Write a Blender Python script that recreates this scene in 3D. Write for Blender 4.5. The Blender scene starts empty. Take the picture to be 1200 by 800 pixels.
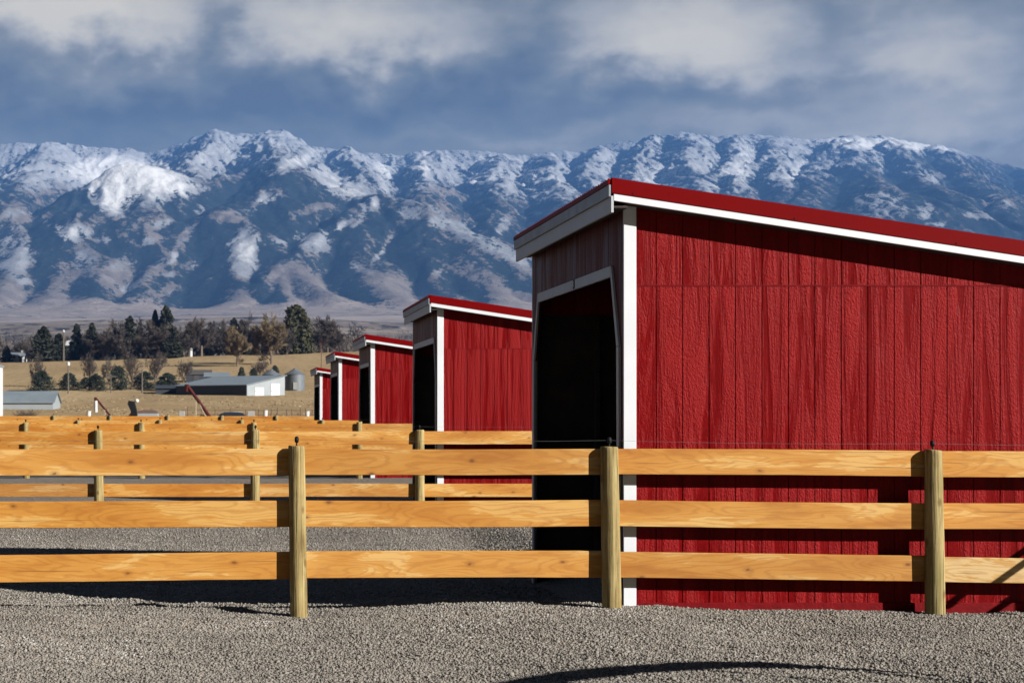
import bpy, bmesh, math, random
import numpy as np
from mathutils import Vector, Matrix

random.seed(7)
RNG = np.random.default_rng(11)
sc = bpy.context.scene
COL = sc.collection
F, XV, YH, CZ = 1825.0, 262.0, 484.0, 1.464       # focal length in photo pixels, vanishing point, eye height


def at(px, py, Y):
    return Vector(((px - XV) * Y / F, Y, CZ + (YH - py) * Y / F))


def sm(a, b, x):
    t = np.clip((np.asarray(x, float) - a) / (b - a), 0, 1)
    return t * t * (3 - 2 * t)


# ---------------------------------------------------------------- noise
def _hash(ix, iy, seed):
    h = (ix.astype(np.int64) * 374761393 + iy.astype(np.int64) * 668265263 + seed * 1442695041) & 0xFFFFFFFF
    h = ((h ^ (h >> 13)) * 1274126177) & 0xFFFFFFFF
    h = h ^ (h >> 16)
    return (h & 0xFFFFFF) / float(0xFFFFFF)


def vnoise(x, y, seed=0):
    x = np.asarray(x, float); y = np.asarray(y, float)
    ix = np.floor(x); iy = np.floor(y)
    fx = x - ix; fy = y - iy
    fx = fx * fx * fx * (fx * (fx * 6 - 15) + 10); fy = fy * fy * fy * (fy * (fy * 6 - 15) + 10)
    a = _hash(ix, iy, seed); b = _hash(ix + 1, iy, seed)
    c = _hash(ix, iy + 1, seed); d = _hash(ix + 1, iy + 1, seed)
    return (a + (b - a) * fx) * (1 - fy) + (c + (d - c) * fx) * fy


def fbm(x, y, seed=0, octaves=4, gain=0.5, ridged=False):
    s = 0; amp = 1; tot = 0
    for o in range(octaves):
        ca, sa = math.cos(0.7 * o), math.sin(0.7 * o)
        n = vnoise((x * ca - y * sa) * 2 ** o + 17.3 * o, (x * sa + y * ca) * 2 ** o - 9.1 * o, seed + o * 13)
        if ridged:
            n = 1 - abs(2 * n - 1)
        s = s + amp * n; tot += amp; amp *= gain
    return s / tot


# ---------------------------------------------------------------- materials
def new_mat(name):
    m = bpy.data.materials.new(name)
    m.use_nodes = True
    nt = m.node_tree
    return m, nt, nt.nodes['Principled BSDF']


class NT:
    """small helper for building node trees"""
    def __init__(s, nt): s.nt = nt
    def n(s, typ, **kw):
        nd = s.nt.nodes.new(typ)
        for k, v in kw.items(): setattr(nd, k, v)
        return nd
    def set(s, sock, v):
        if isinstance(v, bpy.types.NodeSocket): s.nt.links.new(v, sock)
        elif isinstance(v, bpy.types.Node): s.nt.links.new(v.outputs[0], sock)
        else: sock.default_value = v
    def m(s, op, a, b=0.0, c=0.0, clamp=False):
        nd = s.n('ShaderNodeMath', operation=op, use_clamp=clamp)
        s.set(nd.inputs[0], a); s.set(nd.inputs[1], b); s.set(nd.inputs[2], c)
        return nd.outputs[0]
    def noise(s, vec, scale, detail=4, rough=0.5, dist=0.0):
        nd = s.n('ShaderNodeTexNoise')
        s.set(nd.inputs['Vector'], vec)
        nd.inputs['Scale'].default_value = scale; nd.inputs['Detail'].default_value = detail
        nd.inputs['Roughness'].default_value = rough; nd.inputs['Distortion'].default_value = dist
        return nd.outputs['Fac']
    def map(s, vec, scale=(1, 1, 1), loc=(0, 0, 0)):
        nd = s.n('ShaderNodeMapping')
        s.set(nd.inputs['Vector'], vec); s.set(nd.inputs['Scale'], scale); s.set(nd.inputs['Location'], loc)
        return nd.outputs[0]
    def ramp(s, fac, stops, interp='LINEAR'):
        nd = s.n('ShaderNodeValToRGB'); cr = nd.color_ramp; cr.interpolation = interp
        while len(cr.elements) < len(stops): cr.elements.new(0.5)
        for e, (p, c) in zip(cr.elements, stops):
            e.position = p
            e.color = (c, c, c, 1) if isinstance(c, (int, float)) else (*c[:3], 1)
        s.set(nd.inputs[0], fac)
        return nd.outputs[0]
    def mix(s, fac, a, b, blend='MIX'):
        nd = s.n('ShaderNodeMix', data_type='RGBA', blend_type=blend)
        s.set(nd.inputs[0], fac)
        for i, v in ((6, a), (7, b)):
            if isinstance(v, tuple): v = (*v[:3], 1)
            s.set(nd.inputs[i], v)
        return nd.outputs[2]
    def bump(s, height, strength, dist, normal=None):
        nd = s.n('ShaderNodeBump')
        nd.inputs['Strength'].default_value = strength; nd.inputs['Distance'].default_value = dist
        s.set(nd.inputs['Height'], height)
        if normal is not None: s.set(nd.inputs['Normal'], normal)
        return nd.outputs[0]
    def obj(s): return s.n('ShaderNodeTexCoord').outputs['Object']
    def pos(s): return s.n('ShaderNodeNewGeometry').outputs['Position']
    def rand(s): return s.n('ShaderNodeObjectInfo').outputs['Random']
    def ocol(s): return s.n('ShaderNodeObjectInfo').outputs['Color']
    def attr(s, name):
        return s.n('ShaderNodeAttribute', attribute_name=name).outputs['Fac']
    def offs(s, vec, k=37.0):
        cb = s.n('ShaderNodeCombineXYZ'); r = s.m('MULTIPLY', s.rand(), k)
        for i in range(3): s.set(cb.inputs[i], r)
        ad = s.n('ShaderNodeVectorMath', operation='ADD')
        s.set(ad.inputs[0], vec); s.set(ad.inputs[1], cb.outputs[0])
        return ad.outputs[0]


def simple(name, col, rough=0.6, metal=0.0, var=0.15, scale=6.0, bump=0.0, spec=0.5):
    m, nt, b = new_mat(name); h = NT(nt)
    v = h.offs(h.obj())
    f = h.noise(v, scale, 5, 0.6)
    d = tuple(c * (1 - var) for c in col); u = tuple(min(1, c * (1 + var)) for c in col)
    h.set(b.inputs['Base Color'], h.ramp(f, [(0.3, d), (0.7, u)]))
    b.inputs['Roughness'].default_value = rough; b.inputs['Metallic'].default_value = metal
    b.inputs['Specular IOR Level'].default_value = spec
    if bump: h.set(b.inputs['Normal'], h.bump(h.noise(v, scale * 6, 4), bump, 0.01))
    return m


def mat_siding(name, groove_axis=None, tint=(1, 1, 1), spec=.09):
    m, nt, b = new_mat(name); h = NT(nt)
    v = h.obj()
    vo = h.offs(v, 11.0)
    sep = h.n('ShaderNodeSeparateXYZ'); h.set(sep.inputs[0], v)
    # vertical bands: some smooth and deep red, some rough and paler
    band = h.noise(h.map(vo, (9, 9, 0.55)), 1.0, 5, 0.62, 0.8)
    flow = h.noise(h.map(vo, (26, 26, 1.6)), 1.0, 4, 0.6, 1.2)
    pit = h.noise(h.map(vo, (80, 80, 52)), 1.0, 3, 0.6)
    pit2 = h.noise(h.map(vo, (120, 120, 22)), 1.0, 2, 0.5)
    bm_ = h.ramp(band, [(0.42, 0.15), (0.58, 1.0)])
    fm = h.ramp(h.noise(h.map(vo, (6, 6, 0.5)), 1.0, 2), [(0.53, 0.06), (0.64, 1.0)])
    hgt = h.m('ADD', h.m('MULTIPLY', h.m('ADD', h.m('MULTIPLY', pit, 2.1), h.m('MULTIPLY', pit2, .9)), bm_), h.m('MULTIPLY', flow, h.m('MULTIPLY', fm, .9)))
    col = h.ramp(h.m('ADD', h.m('MULTIPLY', band, .7), h.m('MULTIPLY', pit, .3)),
                 [(0.38, (0.110, 0.0006, 0.0012)), (0.485, (0.168, 0.0016, 0.0024)), (0.57, (0.208, 0.0050, 0.0056)), (0.72, (0.245, 0.0115, 0.0110))])
    # faint dust towards nothing in particular: random pale scuffs
    sc_ = h.ramp(h.noise(h.map(vo, (3, 3, 1.2)), 1.0, 6, 0.7), [(0.58, 0.0), (0.75, 0.25)])
    col = h.mix(sc_, col, (0.25, 0.024, 0.025))
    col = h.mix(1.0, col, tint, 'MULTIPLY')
    h.set(b.inputs['Base Color'], col)
    rg = h.ramp(band, [(0.4, 0.38), (0.6, 0.6)])
    h.set(b.inputs['Roughness'], rg)
    b.inputs['Specular IOR Level'].default_value = spec
    nrm = h.bump(hgt, 0.6, 0.0075)
    if groove_axis is not None:
        a = h.m('FRACT', h.m('DIVIDE', sep.outputs[groove_axis], 0.2026))
        g = h.m('LESS_THAN', a, 0.05)
        nrm = h.bump(h.m('SUBTRACT', 1.0, g), 1.0, 0.006, nrm)
    h.set(b.inputs['Normal'], nrm)
    return m


def mat_wood(name):
    """milled softwood rail: grain runs along object X; object colour tints the board"""
    m, nt, b = new_mat(name); h = NT(nt)
    v = h.offs(h.obj(), 53.0)
    warp = h.noise(h.map(v, (2.2, 4, 11.0)), 1.0, 4, 0.6)
    cath = h.noise(h.map(v, (0.75, 5, 5.0)), 1.0, 2, 0.4, 0.35)
    rings = h.m('SINE', h.m('MULTIPLY', h.m('ADD', cath, h.m('MULTIPLY', warp, 0.13)), 120.0))
    rings = h.m('MULTIPLY_ADD', rings, 0.5, 0.5)
    fib = h.noise(h.map(v, (3, 120, 190)), 1.0, 3, 0.6)
    broad = h.noise(h.map(v, (0.9, 2, 6.0)), 1.0, 5, 0.6, 0.25)
    blot = h.noise(h.map(v, (2.2, 4, 7.0)), 1.0, 5, 0.6)
    base = h.ramp(broad, [(0.34, (0.37, 0.140, 0.019)), (0.46, (0.47, 0.208, 0.034)), (0.565, (0.51, 0.248, 0.049)), (0.578, (0.575, 0.335, 0.095))])
    col = h.mix(h.m('MULTIPLY', h.ramp(rings, [(0.55, 0.0), (0.97, 1.0)]), 0.36), base, (0.29, 0.100, 0.015))
    col = h.mix(h.m('MULTIPLY', fib, 0.30), col, (0.29, 0.11, 0.02))
    col = h.mix(h.ramp(blot, [(0.60, 0.0), (0.78, 0.45)]), col, (0.29, 0.105, 0.02))
    # knots
    s3 = h.n('ShaderNodeSeparateXYZ'); h.set(s3.inputs[0], v); c3 = h.n('ShaderNodeCombineXYZ'); h.set(c3.inputs[0], h.m('MULTIPLY', s3.outputs[0], 1.5)); h.set(c3.inputs[1], h.m('MULTIPLY', s3.outputs[2], 2.6))
    vor = h.n('ShaderNodeTexVoronoi', voronoi_dimensions='2D'); h.set(vor.inputs['Vector'], c3.outputs[0]); vor.inputs['Scale'].default_value = 1.0
    k = vor.outputs['Distance']
    kn = h.m('ADD', k, h.m('MULTIPLY', h.noise(h.map(v, (30, 30, 40)), 1.0, 3), 0.05))
    col = h.mix(h.ramp(kn, [(0.042, 0.85), (0.055, 0.35), (0.10, 0.0)]), col, (0.15, 0.05, 0.012))
    split = h.ramp(h.noise(h.map(v, (0.9, 4, 55)), 1.0, 3, 0.55), [(0.665, 0.0), (0.70, 0.65)])
    col = h.mix(split, col, (0.16, 0.065, 0.018))
    col = h.mix(1.0, col, h.ocol(), 'MULTIPLY')
    h.set(b.inputs['Base Color'], col)
    b.inputs['Roughness'].default_value = 0.62; b.inputs['Specular IOR Level'].default_value = 0.25
    h.set(b.inputs['Normal'], h.bump(h.m('ADD', fib, h.m('MULTIPLY', rings, .25)), 0.25, 0.002))
    return m


def mat_post(name):
    m, nt, b = new_mat(name); h = NT(nt)
    v = h.offs(h.obj(), 29.0)
    st = h.noise(h.map(v, (40, 40, 1.5)), 1.0, 4, 0.6, 0.6)
    bl = h.noise(h.map(v, (7, 7, 3)), 1.0, 5, 0.65)
    col = h.ramp(h.m('ADD', h.m('MULTIPLY', st, .6), h.m('MULTIPLY', bl, .4)),
                 [(0.34, (0.085, 0.058, 0.022)), (0.44, (0.205, 0.150, 0.058)), (0.55, (0.30, 0.230, 0.098)), (0.68, (0.41, 0.335, 0.165))])
    gr = h.ramp(h.noise(h.map(v, (5, 5, 2.2), (3, 1, 2)), 1.0, 4), [(0.56, 0.0), (0.72, 0.45)])
    col = h.mix(gr, col, (0.175, 0.165, 0.05))
    vor = h.n('ShaderNodeTexVoronoi'); h.set(vor.inputs['Vector'], h.map(v, (7, 7, 4.0))); vor.inputs['Scale'].default_value = 1.0
    col = h.mix(h.ramp(vor.outputs['Distance'], [(0.08, 0.8), (0.18, 0.0)]), col, (0.12, 0.07, 0.022))
    crack = h.ramp(h.noise(h.map(v, (55, 55, 0.9), (7, 3, 1)), 1.0, 3), [(0.62, 0.0), (0.68, 0.8)])
    col = h.mix(crack, col, (0.12, 0.075, 0.03))
    h.set(b.inputs['Base Color'], col)
    b.inputs['Roughness'].default_value = 0.75; b.inputs['Specular IOR Level'].default_value = 0.2
    h.set(b.inputs['Normal'], h.bump(h.m('SUBTRACT', st, crack), 0.8, 0.010))
    return m


def mat_gravel_ground():
    m, nt, b = new_mat('gravel_ground'); h = NT(nt)
    p = h.pos()
    vor = h.n('ShaderNodeTexVoronoi'); h.set(vor.inputs['Vector'], p); vor.inputs['Scale'].default_value = 55.0
    cellcol = h.n('ShaderNodeSeparateColor'); h.set(cellcol.inputs[0], vor.outputs['Color'])
    big = h.noise(p, 0.6, 5, 0.6); mid = h.noise(p, 6.0, 5, 0.65)
    f = h.m('ADD', h.m('MULTIPLY', cellcol.outputs[0], 0.55), h.m('ADD', h.m('MULTIPLY', big, .22), h.m('MULTIPLY', mid, .23)))
    col = h.ramp(f, [(0.12, (0.10, 0.088, 0.072)), (0.42, (0.19, 0.168, 0.143)), (0.7, (0.24, 0.217, 0.188)), (0.92, (0.29, 0.27, 0.245))])
    h.set(b.inputs['Base Color'], col); b.inputs['Roughness'].default_value = 0.92; b.inputs['Specular IOR Level'].default_value = .2
    hh = h.m('SUBTRACT', h.m('MULTIPLY', mid, .6), h.m('MULTIPLY', vor.outputs['Distance'], 1.3))
    h.set(b.inputs['Normal'], h.bump(hh, 1.0, 0.025))
    return m


def mat_stone():
    m, nt, b = new_mat('gravel_stone'); h = NT(nt)
    a = h.attr('tone')
    col = h.ramp(a, [(0.0, (0.095, 0.085, 0.078)), (0.18, (0.155, 0.138, 0.118)), (0.5, (0.205, 0.185, 0.160)), (0.78, (0.245, 0.225, 0.197)), (0.92, (0.235, 0.185, 0.140)), (0.97, (0.29, 0.275, 0.255)), (1.0, (0.38, 0.37, 0.35))])
    h.set(b.inputs['Base Color'], col); b.inputs['Roughness'].default_value = 0.85; b.inputs['Specular IOR Level'].default_value = .25
    return m


def mat_field():
    m, nt, b = new_mat('dry_grass_field'); h = NT(nt)
    p = h.pos()
    sep = h.n('ShaderNodeSeparateXYZ'); h.set(sep.inputs[0], p)
    a = h.noise(h.map(p, (0.035, 0.012, 0.1)), 1.0, 5, 0.65)
    f2 = h.noise(h.map(p, (0.8, 0.25, 0.8)), 1.0, 5, 0.7)
    near = h.ramp(h.m('ADD', h.m('MULTIPLY', a, .6), h.m('MULTIPLY', f2, .4)),
                  [(0.30, (0.150, 0.103, 0.055)), (0.43, (0.265, 0.187, 0.099)), (0.55, (0.338, 0.245, 0.134)), (0.70, (0.415, 0.315, 0.183))])
    # far valley floor: pale grass benches, brown brush, scattered dark trees and pale roofs
    g1 = h.noise(h.map(p, (0.0022, 0.0016, 0.001)), 1.0, 5, 0.6)
    g2 = h.noise(h.map(p, (0.03, 0.006, 0.01)), 1.0, 4, 0.7)
    far = h.ramp(g1, [(0.36, (0.12, 0.10, 0.09)), (0.48, (0.19, 0.155, 0.13)), (0.58, (0.33, 0.27, 0.215))])
    brush = h.ramp(g2, [(0.52, 0.0), (0.60, 1.0)])
    zone = h.ramp(h.m('DIVIDE', sep.outputs[1], 5000.0), [(0.60, 1.0), (0.74, 0.85), (0.80, 0.0)])
    far = h.mix(h.m('MULTIPLY', brush, zone), h.mix(h.ramp(h.noise(h.map(p, (.05, .004, .01)), 1.0, 3), [(.62, 0.0), (.68, .5)]), far, (.42, .39, .36)), (0.030, 0.030, 0.034))
    bench = h.ramp(h.noise(h.map(p, (0.004, 0.002, 0.003)), 1.0, 4, 0.6), [(0.35, (0.25, 0.20, 0.165)), (0.6, (0.40, 0.33, 0.275))])
    far = h.mix(h.ramp(h.m('DIVIDE', sep.outputs[1], 5000.0), [(0.72, 0.0), (0.78, 1.0)]), far, bench)
    col = h.mix(h.ramp(h.m('DIVIDE', sep.outputs[1], 5000.0), [(0.10, 0.0), (0.14, 1.0)]), near, far)
    h.set(b.inputs['Base Color'], col); b.inputs['Roughness'].default_value = 0.95; b.inputs['Specular IOR Level'].default_value = 0.05
    h.set(b.inputs['Normal'], h.bump(f2, 0.6, 0.25))
    return m


def mat_mountain():
    m, nt, b = new_mat('mountain_slope'); h = NT(nt)
    p = h.pos()
    fo = h.attr('forest'); sn = h.attr('snow')
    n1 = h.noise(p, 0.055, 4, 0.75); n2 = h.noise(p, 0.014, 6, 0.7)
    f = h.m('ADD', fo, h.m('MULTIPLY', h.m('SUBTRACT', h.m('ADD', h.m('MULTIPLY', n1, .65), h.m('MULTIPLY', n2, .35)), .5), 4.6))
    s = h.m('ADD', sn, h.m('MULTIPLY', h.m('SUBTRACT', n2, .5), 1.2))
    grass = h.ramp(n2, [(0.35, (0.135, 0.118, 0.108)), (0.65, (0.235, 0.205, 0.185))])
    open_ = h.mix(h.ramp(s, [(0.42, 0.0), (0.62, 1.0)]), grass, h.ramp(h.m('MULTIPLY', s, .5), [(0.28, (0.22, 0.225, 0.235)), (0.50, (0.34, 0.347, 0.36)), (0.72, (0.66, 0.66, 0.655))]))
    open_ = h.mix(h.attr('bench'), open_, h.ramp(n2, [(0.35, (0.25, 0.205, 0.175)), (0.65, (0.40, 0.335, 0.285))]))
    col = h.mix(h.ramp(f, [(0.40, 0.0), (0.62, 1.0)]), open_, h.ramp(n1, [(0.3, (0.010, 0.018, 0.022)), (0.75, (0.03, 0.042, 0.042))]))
    h.set(b.inputs['Base Color'], col); b.inputs['Roughness'].default_value = 0.95; b.inputs['Specular IOR Level'].default_value = 0.05
    h.set(b.inputs['Normal'], h.bump(h.noise(p, 0.035, 6, 0.7), 0.7, 14.0))
    return m


M = {}
M['red_side'] = mat_siding('red_lap_siding')
M['red_front_shade'] = mat_siding('shaded_red_front_siding', 1, (.42, 1.3, 1.3), .12)  # same red paint, its colour darkened and greyed for the front wall's shade
M['white'] = simple('white_trim_paint', (0.605, 0.625, 0.655), 0.5, 0, 0.04, 3.0)
M['red_metal'] = simple('red_painted_roof_metal', (0.140, 0.0006, 0.0012), 0.5, 0.0, 0.05, 1.2, spec=0.05)
M['red_board'] = simple('red_base_board', (0.14, 0.002, 0.004), 0.7, 0, 0.25, 9.0, 0.3, spec=.1)
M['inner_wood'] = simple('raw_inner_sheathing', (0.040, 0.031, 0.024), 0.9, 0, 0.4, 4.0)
M['galv'] = simple('galvanised_sheet', (0.25, 0.275, 0.30), 0.45, 0.3, 0.14, 2.5)
M['rail'] = mat_wood('orange_milled_rail')
M['front_trim_shade'] = simple('shaded_white_front_trim', (0.40, 0.42, 0.45), 0.5, 0, 0.06, 3.0)  # white trim with the front's shade put into its colour
M['drip'] = simple('grey_drip_flashing', (0.20, 0.22, 0.25), 0.5, 0.1, 0.25, 5.0)
M['bin'] = simple('dull_galvanised_bin', (0.115, 0.130, 0.145), 0.55, 0.15, 0.15, 1.5)
M['post'] = mat_post('treated_round_post')
M['black'] = simple('black_plastic', (0.008, 0.008, 0.009), 0.6, spec=.15)
M['wire'] = simple('steel_wire', (0.09, 0.09, 0.095), 0.6, 0.3)
M['gravel'] = mat_gravel_ground()
M['stone'] = mat_stone()
M['field'] = mat_field()
M['mountain'] = mat_mountain()
M['number'] = simple('black_number_paint', (0.015, 0.015, 0.018), 0.7)
M['bark'] = simple('grey_brown_bark', (0.13, 0.10, 0.075), 0.9)
M['twig_dark'] = simple('dark_brown_twigs', (0.066, 0.052, 0.044), 0.9, 0, .3, .8)
M['twig_tan'] = simple('tan_willow_twigs', (0.155, 0.112, 0.062), 0.9, 0, .25, .8)
M['needle'] = simple('dark_conifer_needles', (0.022, 0.025, 0.012), 0.85, 0, .4, 1.2)
M['needle_olive'] = simple('olive_conifer_needles', (0.048, 0.046, 0.016), 0.85, 0, .35, .7)
M['juniper'] = simple('dark_juniper_foliage', (0.020, 0.028, 0.018), 0.9, 0, .4, 1.5)
M['far_wood'] = simple('bare_woodland_twigs', (0.095, 0.080, 0.072), 0.95, 0, .35, 0.05)
M['barn_roof'] = simple('grey_metal_roofing', (0.20, 0.235, 0.26), 0.5, 0.2, 0.12, 0.6)
M['barn_wall'] = simple('pale_grey_metal_wall', (0.245, 0.27, 0.285), 0.6, 0.0, 0.06, 0.8)
M['barn_dark'] = simple('dark_and_shaded_metal_wall', (0.03, 0.036, 0.046), 0.6, 0, 0.1, 0.8)
M['dark_roof'] = simple('dark_shingle_roof', (0.06, 0.055, 0.05), 0.9)
M['house_white'] = simple('white_house_paint', (0.50, 0.50, 0.49), 0.7)
M['glass'] = simple('dark_window_glass', (0.02, 0.025, 0.03), 0.15)
M['auger_red'] = simple('faded_red_paint', (0.055, 0.008, 0.007), 0.7, 0, .3, 3, spec=.15)
M['tan_steel'] = simple('tan_painted_steel', (0.36, 0.30, 0.20), 0.7)
M['utility_wood'] = simple('weathered_pole_wood', (0.11, 0.095, 0.08), 0.9)
M['concrete'] = simple('pale_concrete', (0.27, 0.27, 0.26), 0.9, 0, .12, 4)
M['car_paint'] = simple('dark_blue_car_paint', (0.018, 0.028, 0.05), 0.25)
M['rubber'] = simple('black_rubber', (0.012, 0.012, 0.012), 0.9)
M['tarp'] = simple('brown_tarp', (0.10, 0.06, 0.045), 0.8)
M['rust'] = simple('rusty_pipe', (0.10, 0.055, 0.04), 0.8)
M['orange'] = simple('orange_plastic', (0.55, 0.12, 0.03), 0.6)


# ---------------------------------------------------------------- mesh helpers
class MB:
    def __init__(s): s.v = []; s.f = []
    def add(s, vs, fs):
        o = len(s.v); s.v += [tuple(p) for p in vs]; s.f += [tuple(i + o for i in f) for f in fs]
    def box(s, x0, x1, y0, y1, z0, z1):
        s.add([(x0, y0, z0), (x1, y0, z0), (x1, y1, z0), (x0, y1, z0), (x0, y0, z1), (x1, y0, z1), (x1, y1, z1), (x0, y1, z1)],
              [(0, 3, 2, 1), (4, 5, 6, 7), (0, 1, 5, 4), (1, 2, 6, 5), (2, 3, 7, 6), (3, 0, 4, 7)])
    def prism(s, poly, axis, a, b):
        """poly: 2D outline; axis 0/1/2 is the extrusion axis"""
        def mk(p, t): return {0: (t, p[0], p[1]), 1: (p[0], t, p[1]), 2: (p[0], p[1], t)}[axis]
        n = len(poly)
        s.add([mk(p, a) for p in poly] + [mk(p, b) for p in poly],
              [tuple(range(n)), tuple(range(2 * n - 1, n - 1, -1))] + [(i, i + n, (i + 1) % n + n, (i + 1) % n) for i in range(n)])
    def tube(s, pts, r, n=8, cap=True):
        pts = [Vector(p) for p in pts]
        rs = r if isinstance(r, (list, tuple)) else [r] * len(pts)
        rings = []
        for i, p in enumerate(pts):
            d = (pts[min(i + 1, len(pts) - 1)] - pts[max(i - 1, 0)]).normalized()
            a = d.orthogonal().normalized() if abs(d.z) < .9 else Vector((1, 0, 0))
            a = (a - d * a.dot(d)).normalized(); b = d.cross(a)
            rings.append([p + (a * math.cos(2 * math.pi * k / n) + b * math.sin(2 * math.pi * k / n)) * rs[i] for k in range(n)])
        o = len(s.v)
        for rg in rings: s.v += [tuple(q) for q in rg]
        for i in range(len(pts) - 1):
            for k in range(n):
                s.f.append((o + i * n + k, o + i * n + (k + 1) % n, o + (i + 1) * n + (k + 1) % n, o + (i + 1) * n + k))
        if cap:
            s.f.append(tuple(o + k for k in reversed(range(n))))
            s.f.append(tuple(o + (len(pts) - 1) * n + k for k in range(n)))
    def lathe(s, prof, n=16, c=(0, 0, 0)):
        o = len(s.v)
        for r, z in prof:
            for k in range(n):
                a = 2 * math.pi * k / n
                s.v.append((c[0] + r * math.cos(a), c[1] + r * math.sin(a), c[2] + z))
        for i in range(len(prof) - 1):
            for k in range(n):
                s.f.append((o + i * n + k, o + i * n + (k + 1) % n, o + (i + 1) * n + (k + 1) % n, o + (i + 1) * n + k))
        s.f.append(tuple(o + k for k in reversed(range(n))))
        s.f.append(tuple(o + (len(prof) - 1) * n + k for k in range(n)))
    def build(s, name, mat, parent=None, smooth=False, bevel=0.0, loc=None, rotz=0.0, fix=True):
        me = bpy.data.meshes.new(name)
        me.from_pydata(s.v, [], s.f)
        if fix:
            bm = bmesh.new(); bm.from_mesh(me)
            bmesh.ops.recalc_face_normals(bm, faces=bm.faces)
            if bevel:
                bmesh.ops.bevel(bm, geom=[e for e in bm.edges if len(e.link_faces) == 2 and e.calc_face_angle(0) > 0.6], offset=bevel, segments=1, affect='EDGES')
            bm.to_mesh(me); bm.free()
        return link(name, me, mat, parent, smooth, loc, rotz)


def link(name, me, mat, parent=None, smooth=False, loc=None, rotz=0.0):
    if mat is not None: me.materials.append(mat)
    if smooth: me.polygons.foreach_set('use_smooth', [True] * len(me.polygons))
    o = bpy.data.objects.new(name, me)
    COL.objects.link(o)
    if parent is not None: o.parent = parent
    if loc is not None: o.location = loc
    o.rotation_euler.z = rotz
    return o


def np_mesh(name, V, faces):
    """V (n,3); faces: integer array (m,3) or (m,4)"""
    me = bpy.data.meshes.new(name)
    k = faces.shape[1]
    me.vertices.add(len(V)); me.vertices.foreach_set('co', np.ascontiguousarray(V, np.float32).ravel())
    me.loops.add(faces.size); me.loops.foreach_set('vertex_index', np.ascontiguousarray(faces, np.int32).ravel())
    me.polygons.add(len(faces)); me.polygons.foreach_set('loop_start', np.arange(0, faces.size, k, dtype=np.int32))
    me.update(calc_edges=True); me.validate()
    return me


def tag(o, label=None, cat=None, group=None, kind=None):
    if label: o['label'] = label
    if cat: o['category'] = cat
    if group: o['group'] = group
    if kind: o['kind'] = kind
    return o


def thing(name, label, cat, loc=(0, 0, 0), rotz=0.0, group=None):
    o = bpy.data.objects.new(name, None); COL.objects.link(o)
    o.location = loc; o.rotation_euler.z = rotz; o.empty_display_size = .2
    return tag(o, label, cat, group)


def copy_tree(o, parent=None):
    c = o.copy(); COL.objects.link(c); c.parent = parent
    for ch in [x for x in o.children]: copy_tree(ch, c)
    return c


# ---------------------------------------------------------------- ground
BY = [-400, 60, 72, 120, 150, 180, 250, 300, 350, 400, 430, 520, 700, 1000, 1500, 2500, 3500, 4300, 4900, 12500]
BZ = [-0.7, -0.7, -0.25, 0.2, 1.1, 2.0, 4.5, 8.0, 12.2, 16.2, 16.8, 13.0, 15.0, 33.0, 72.0, 150.0, 198.0, 258.0, 330.0, 336.0]


def base_z(X, Y):
    X = np.asarray(X, float); Y = np.asarray(Y, float)
    z = np.interp(Y, BY, BZ)
    z = z + np.clip(X, -90, 120) * 0.030 * sm(200, 400, Y) * (1 - sm(500, 900, Y))
    z = z + (fbm(X / 25, Y / 40, 5, 4) - .5) * 0.7 * sm(90, 200, Y) + (fbm(X / 400, Y / 500, 8, 4) - .5) * 26 * sm(700, 2500, Y)
    return z


def yard_z(X, Y):
    X = np.asarray(X, float); Y = np.asarray(Y, float)
    left = 1 - sm(0.2, 2.6, X)
    z = -0.075 * left * (1 - sm(18, 24, Y))
    z = z - 0.20 * sm(12.0, 13.5, Y) * (1 - sm(20.2, 23.0, Y)) * (1 - sm(2.95, 3.9, X))
    z = z - 0.035 * sm(4.2, 6.0, X) * (1 - sm(13, 16, Y))
    z = z - 0.03 * sm(2.9, 4, X) * (1 - sm(13, 16, Y))
    z = z + 0.16 * sm(52, 66, Y)
    z = z + (fbm(X / 1.3, Y / 0.8, 21, 4) - .5) * 0.05 + (fbm(X / 0.22, Y / 0.16, 31, 3) - .5) * 0.028 * (1 - sm(20, 30, Y))
    # wheel scuffs and small berms behind the front fence
    z = z + 0.035 * np.exp(-((Y - 12.15 - .06 * np.sin(X * 1.3)) / .10) ** 2) * (1 - sm(1.6, 3.0, X)) + 0.065 * np.exp(-((Y - 12.62 + .05 * np.sin(X * .9 + 1)) / .12) ** 2) * (1 - sm(0.2, 1.6, X))
    return z


def grid_mesh(name, XX, YY, ZZ):
    r, c = XX.shape
    idx = np.arange(r * c).reshape(r, c)
    faces = np.stack([idx[:-1, :-1], idx[:-1, 1:], idx[1:, 1:], idx[1:, :-1]], -1).reshape(-1, 4)
    return np_mesh(name, np.stack([XX, YY, ZZ], -1).reshape(-1, 3), faces)


ys = np.concatenate([np.linspace(-400, 50, 12), np.linspace(60, 440, 130), np.geomspace(450, 5000, 130)])
us = np.linspace(-1, 1, 161)
YY, UU = np.meshgrid(ys, us, indexing='ij')
XX = np.maximum(YY, 0) * 0.185 + UU * (140 + np.maximum(YY, 0) * .62)
link('ground', grid_mesh('ground', XX, YY, base_z(XX, YY)), M['field'], smooth=True)['kind'] = 'structure'

xs = np.concatenate([np.arange(-45, -4.4, .8), np.arange(-4.4, 8.2, .06), np.arange(8.2, 50, .8)])
ys = np.concatenate([np.arange(-12, 7.4, .5), np.arange(7.4, 14, .045), np.arange(14, 24, .09), np.arange(24, 74, .5)])
YY, XX = np.meshgrid(ys, xs, indexing='ij')
link('gravel_yard', grid_mesh('gravel_yard', XX, YY, yard_z(XX, YY)), M['gravel'], smooth=True)['kind'] = 'structure'


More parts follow.
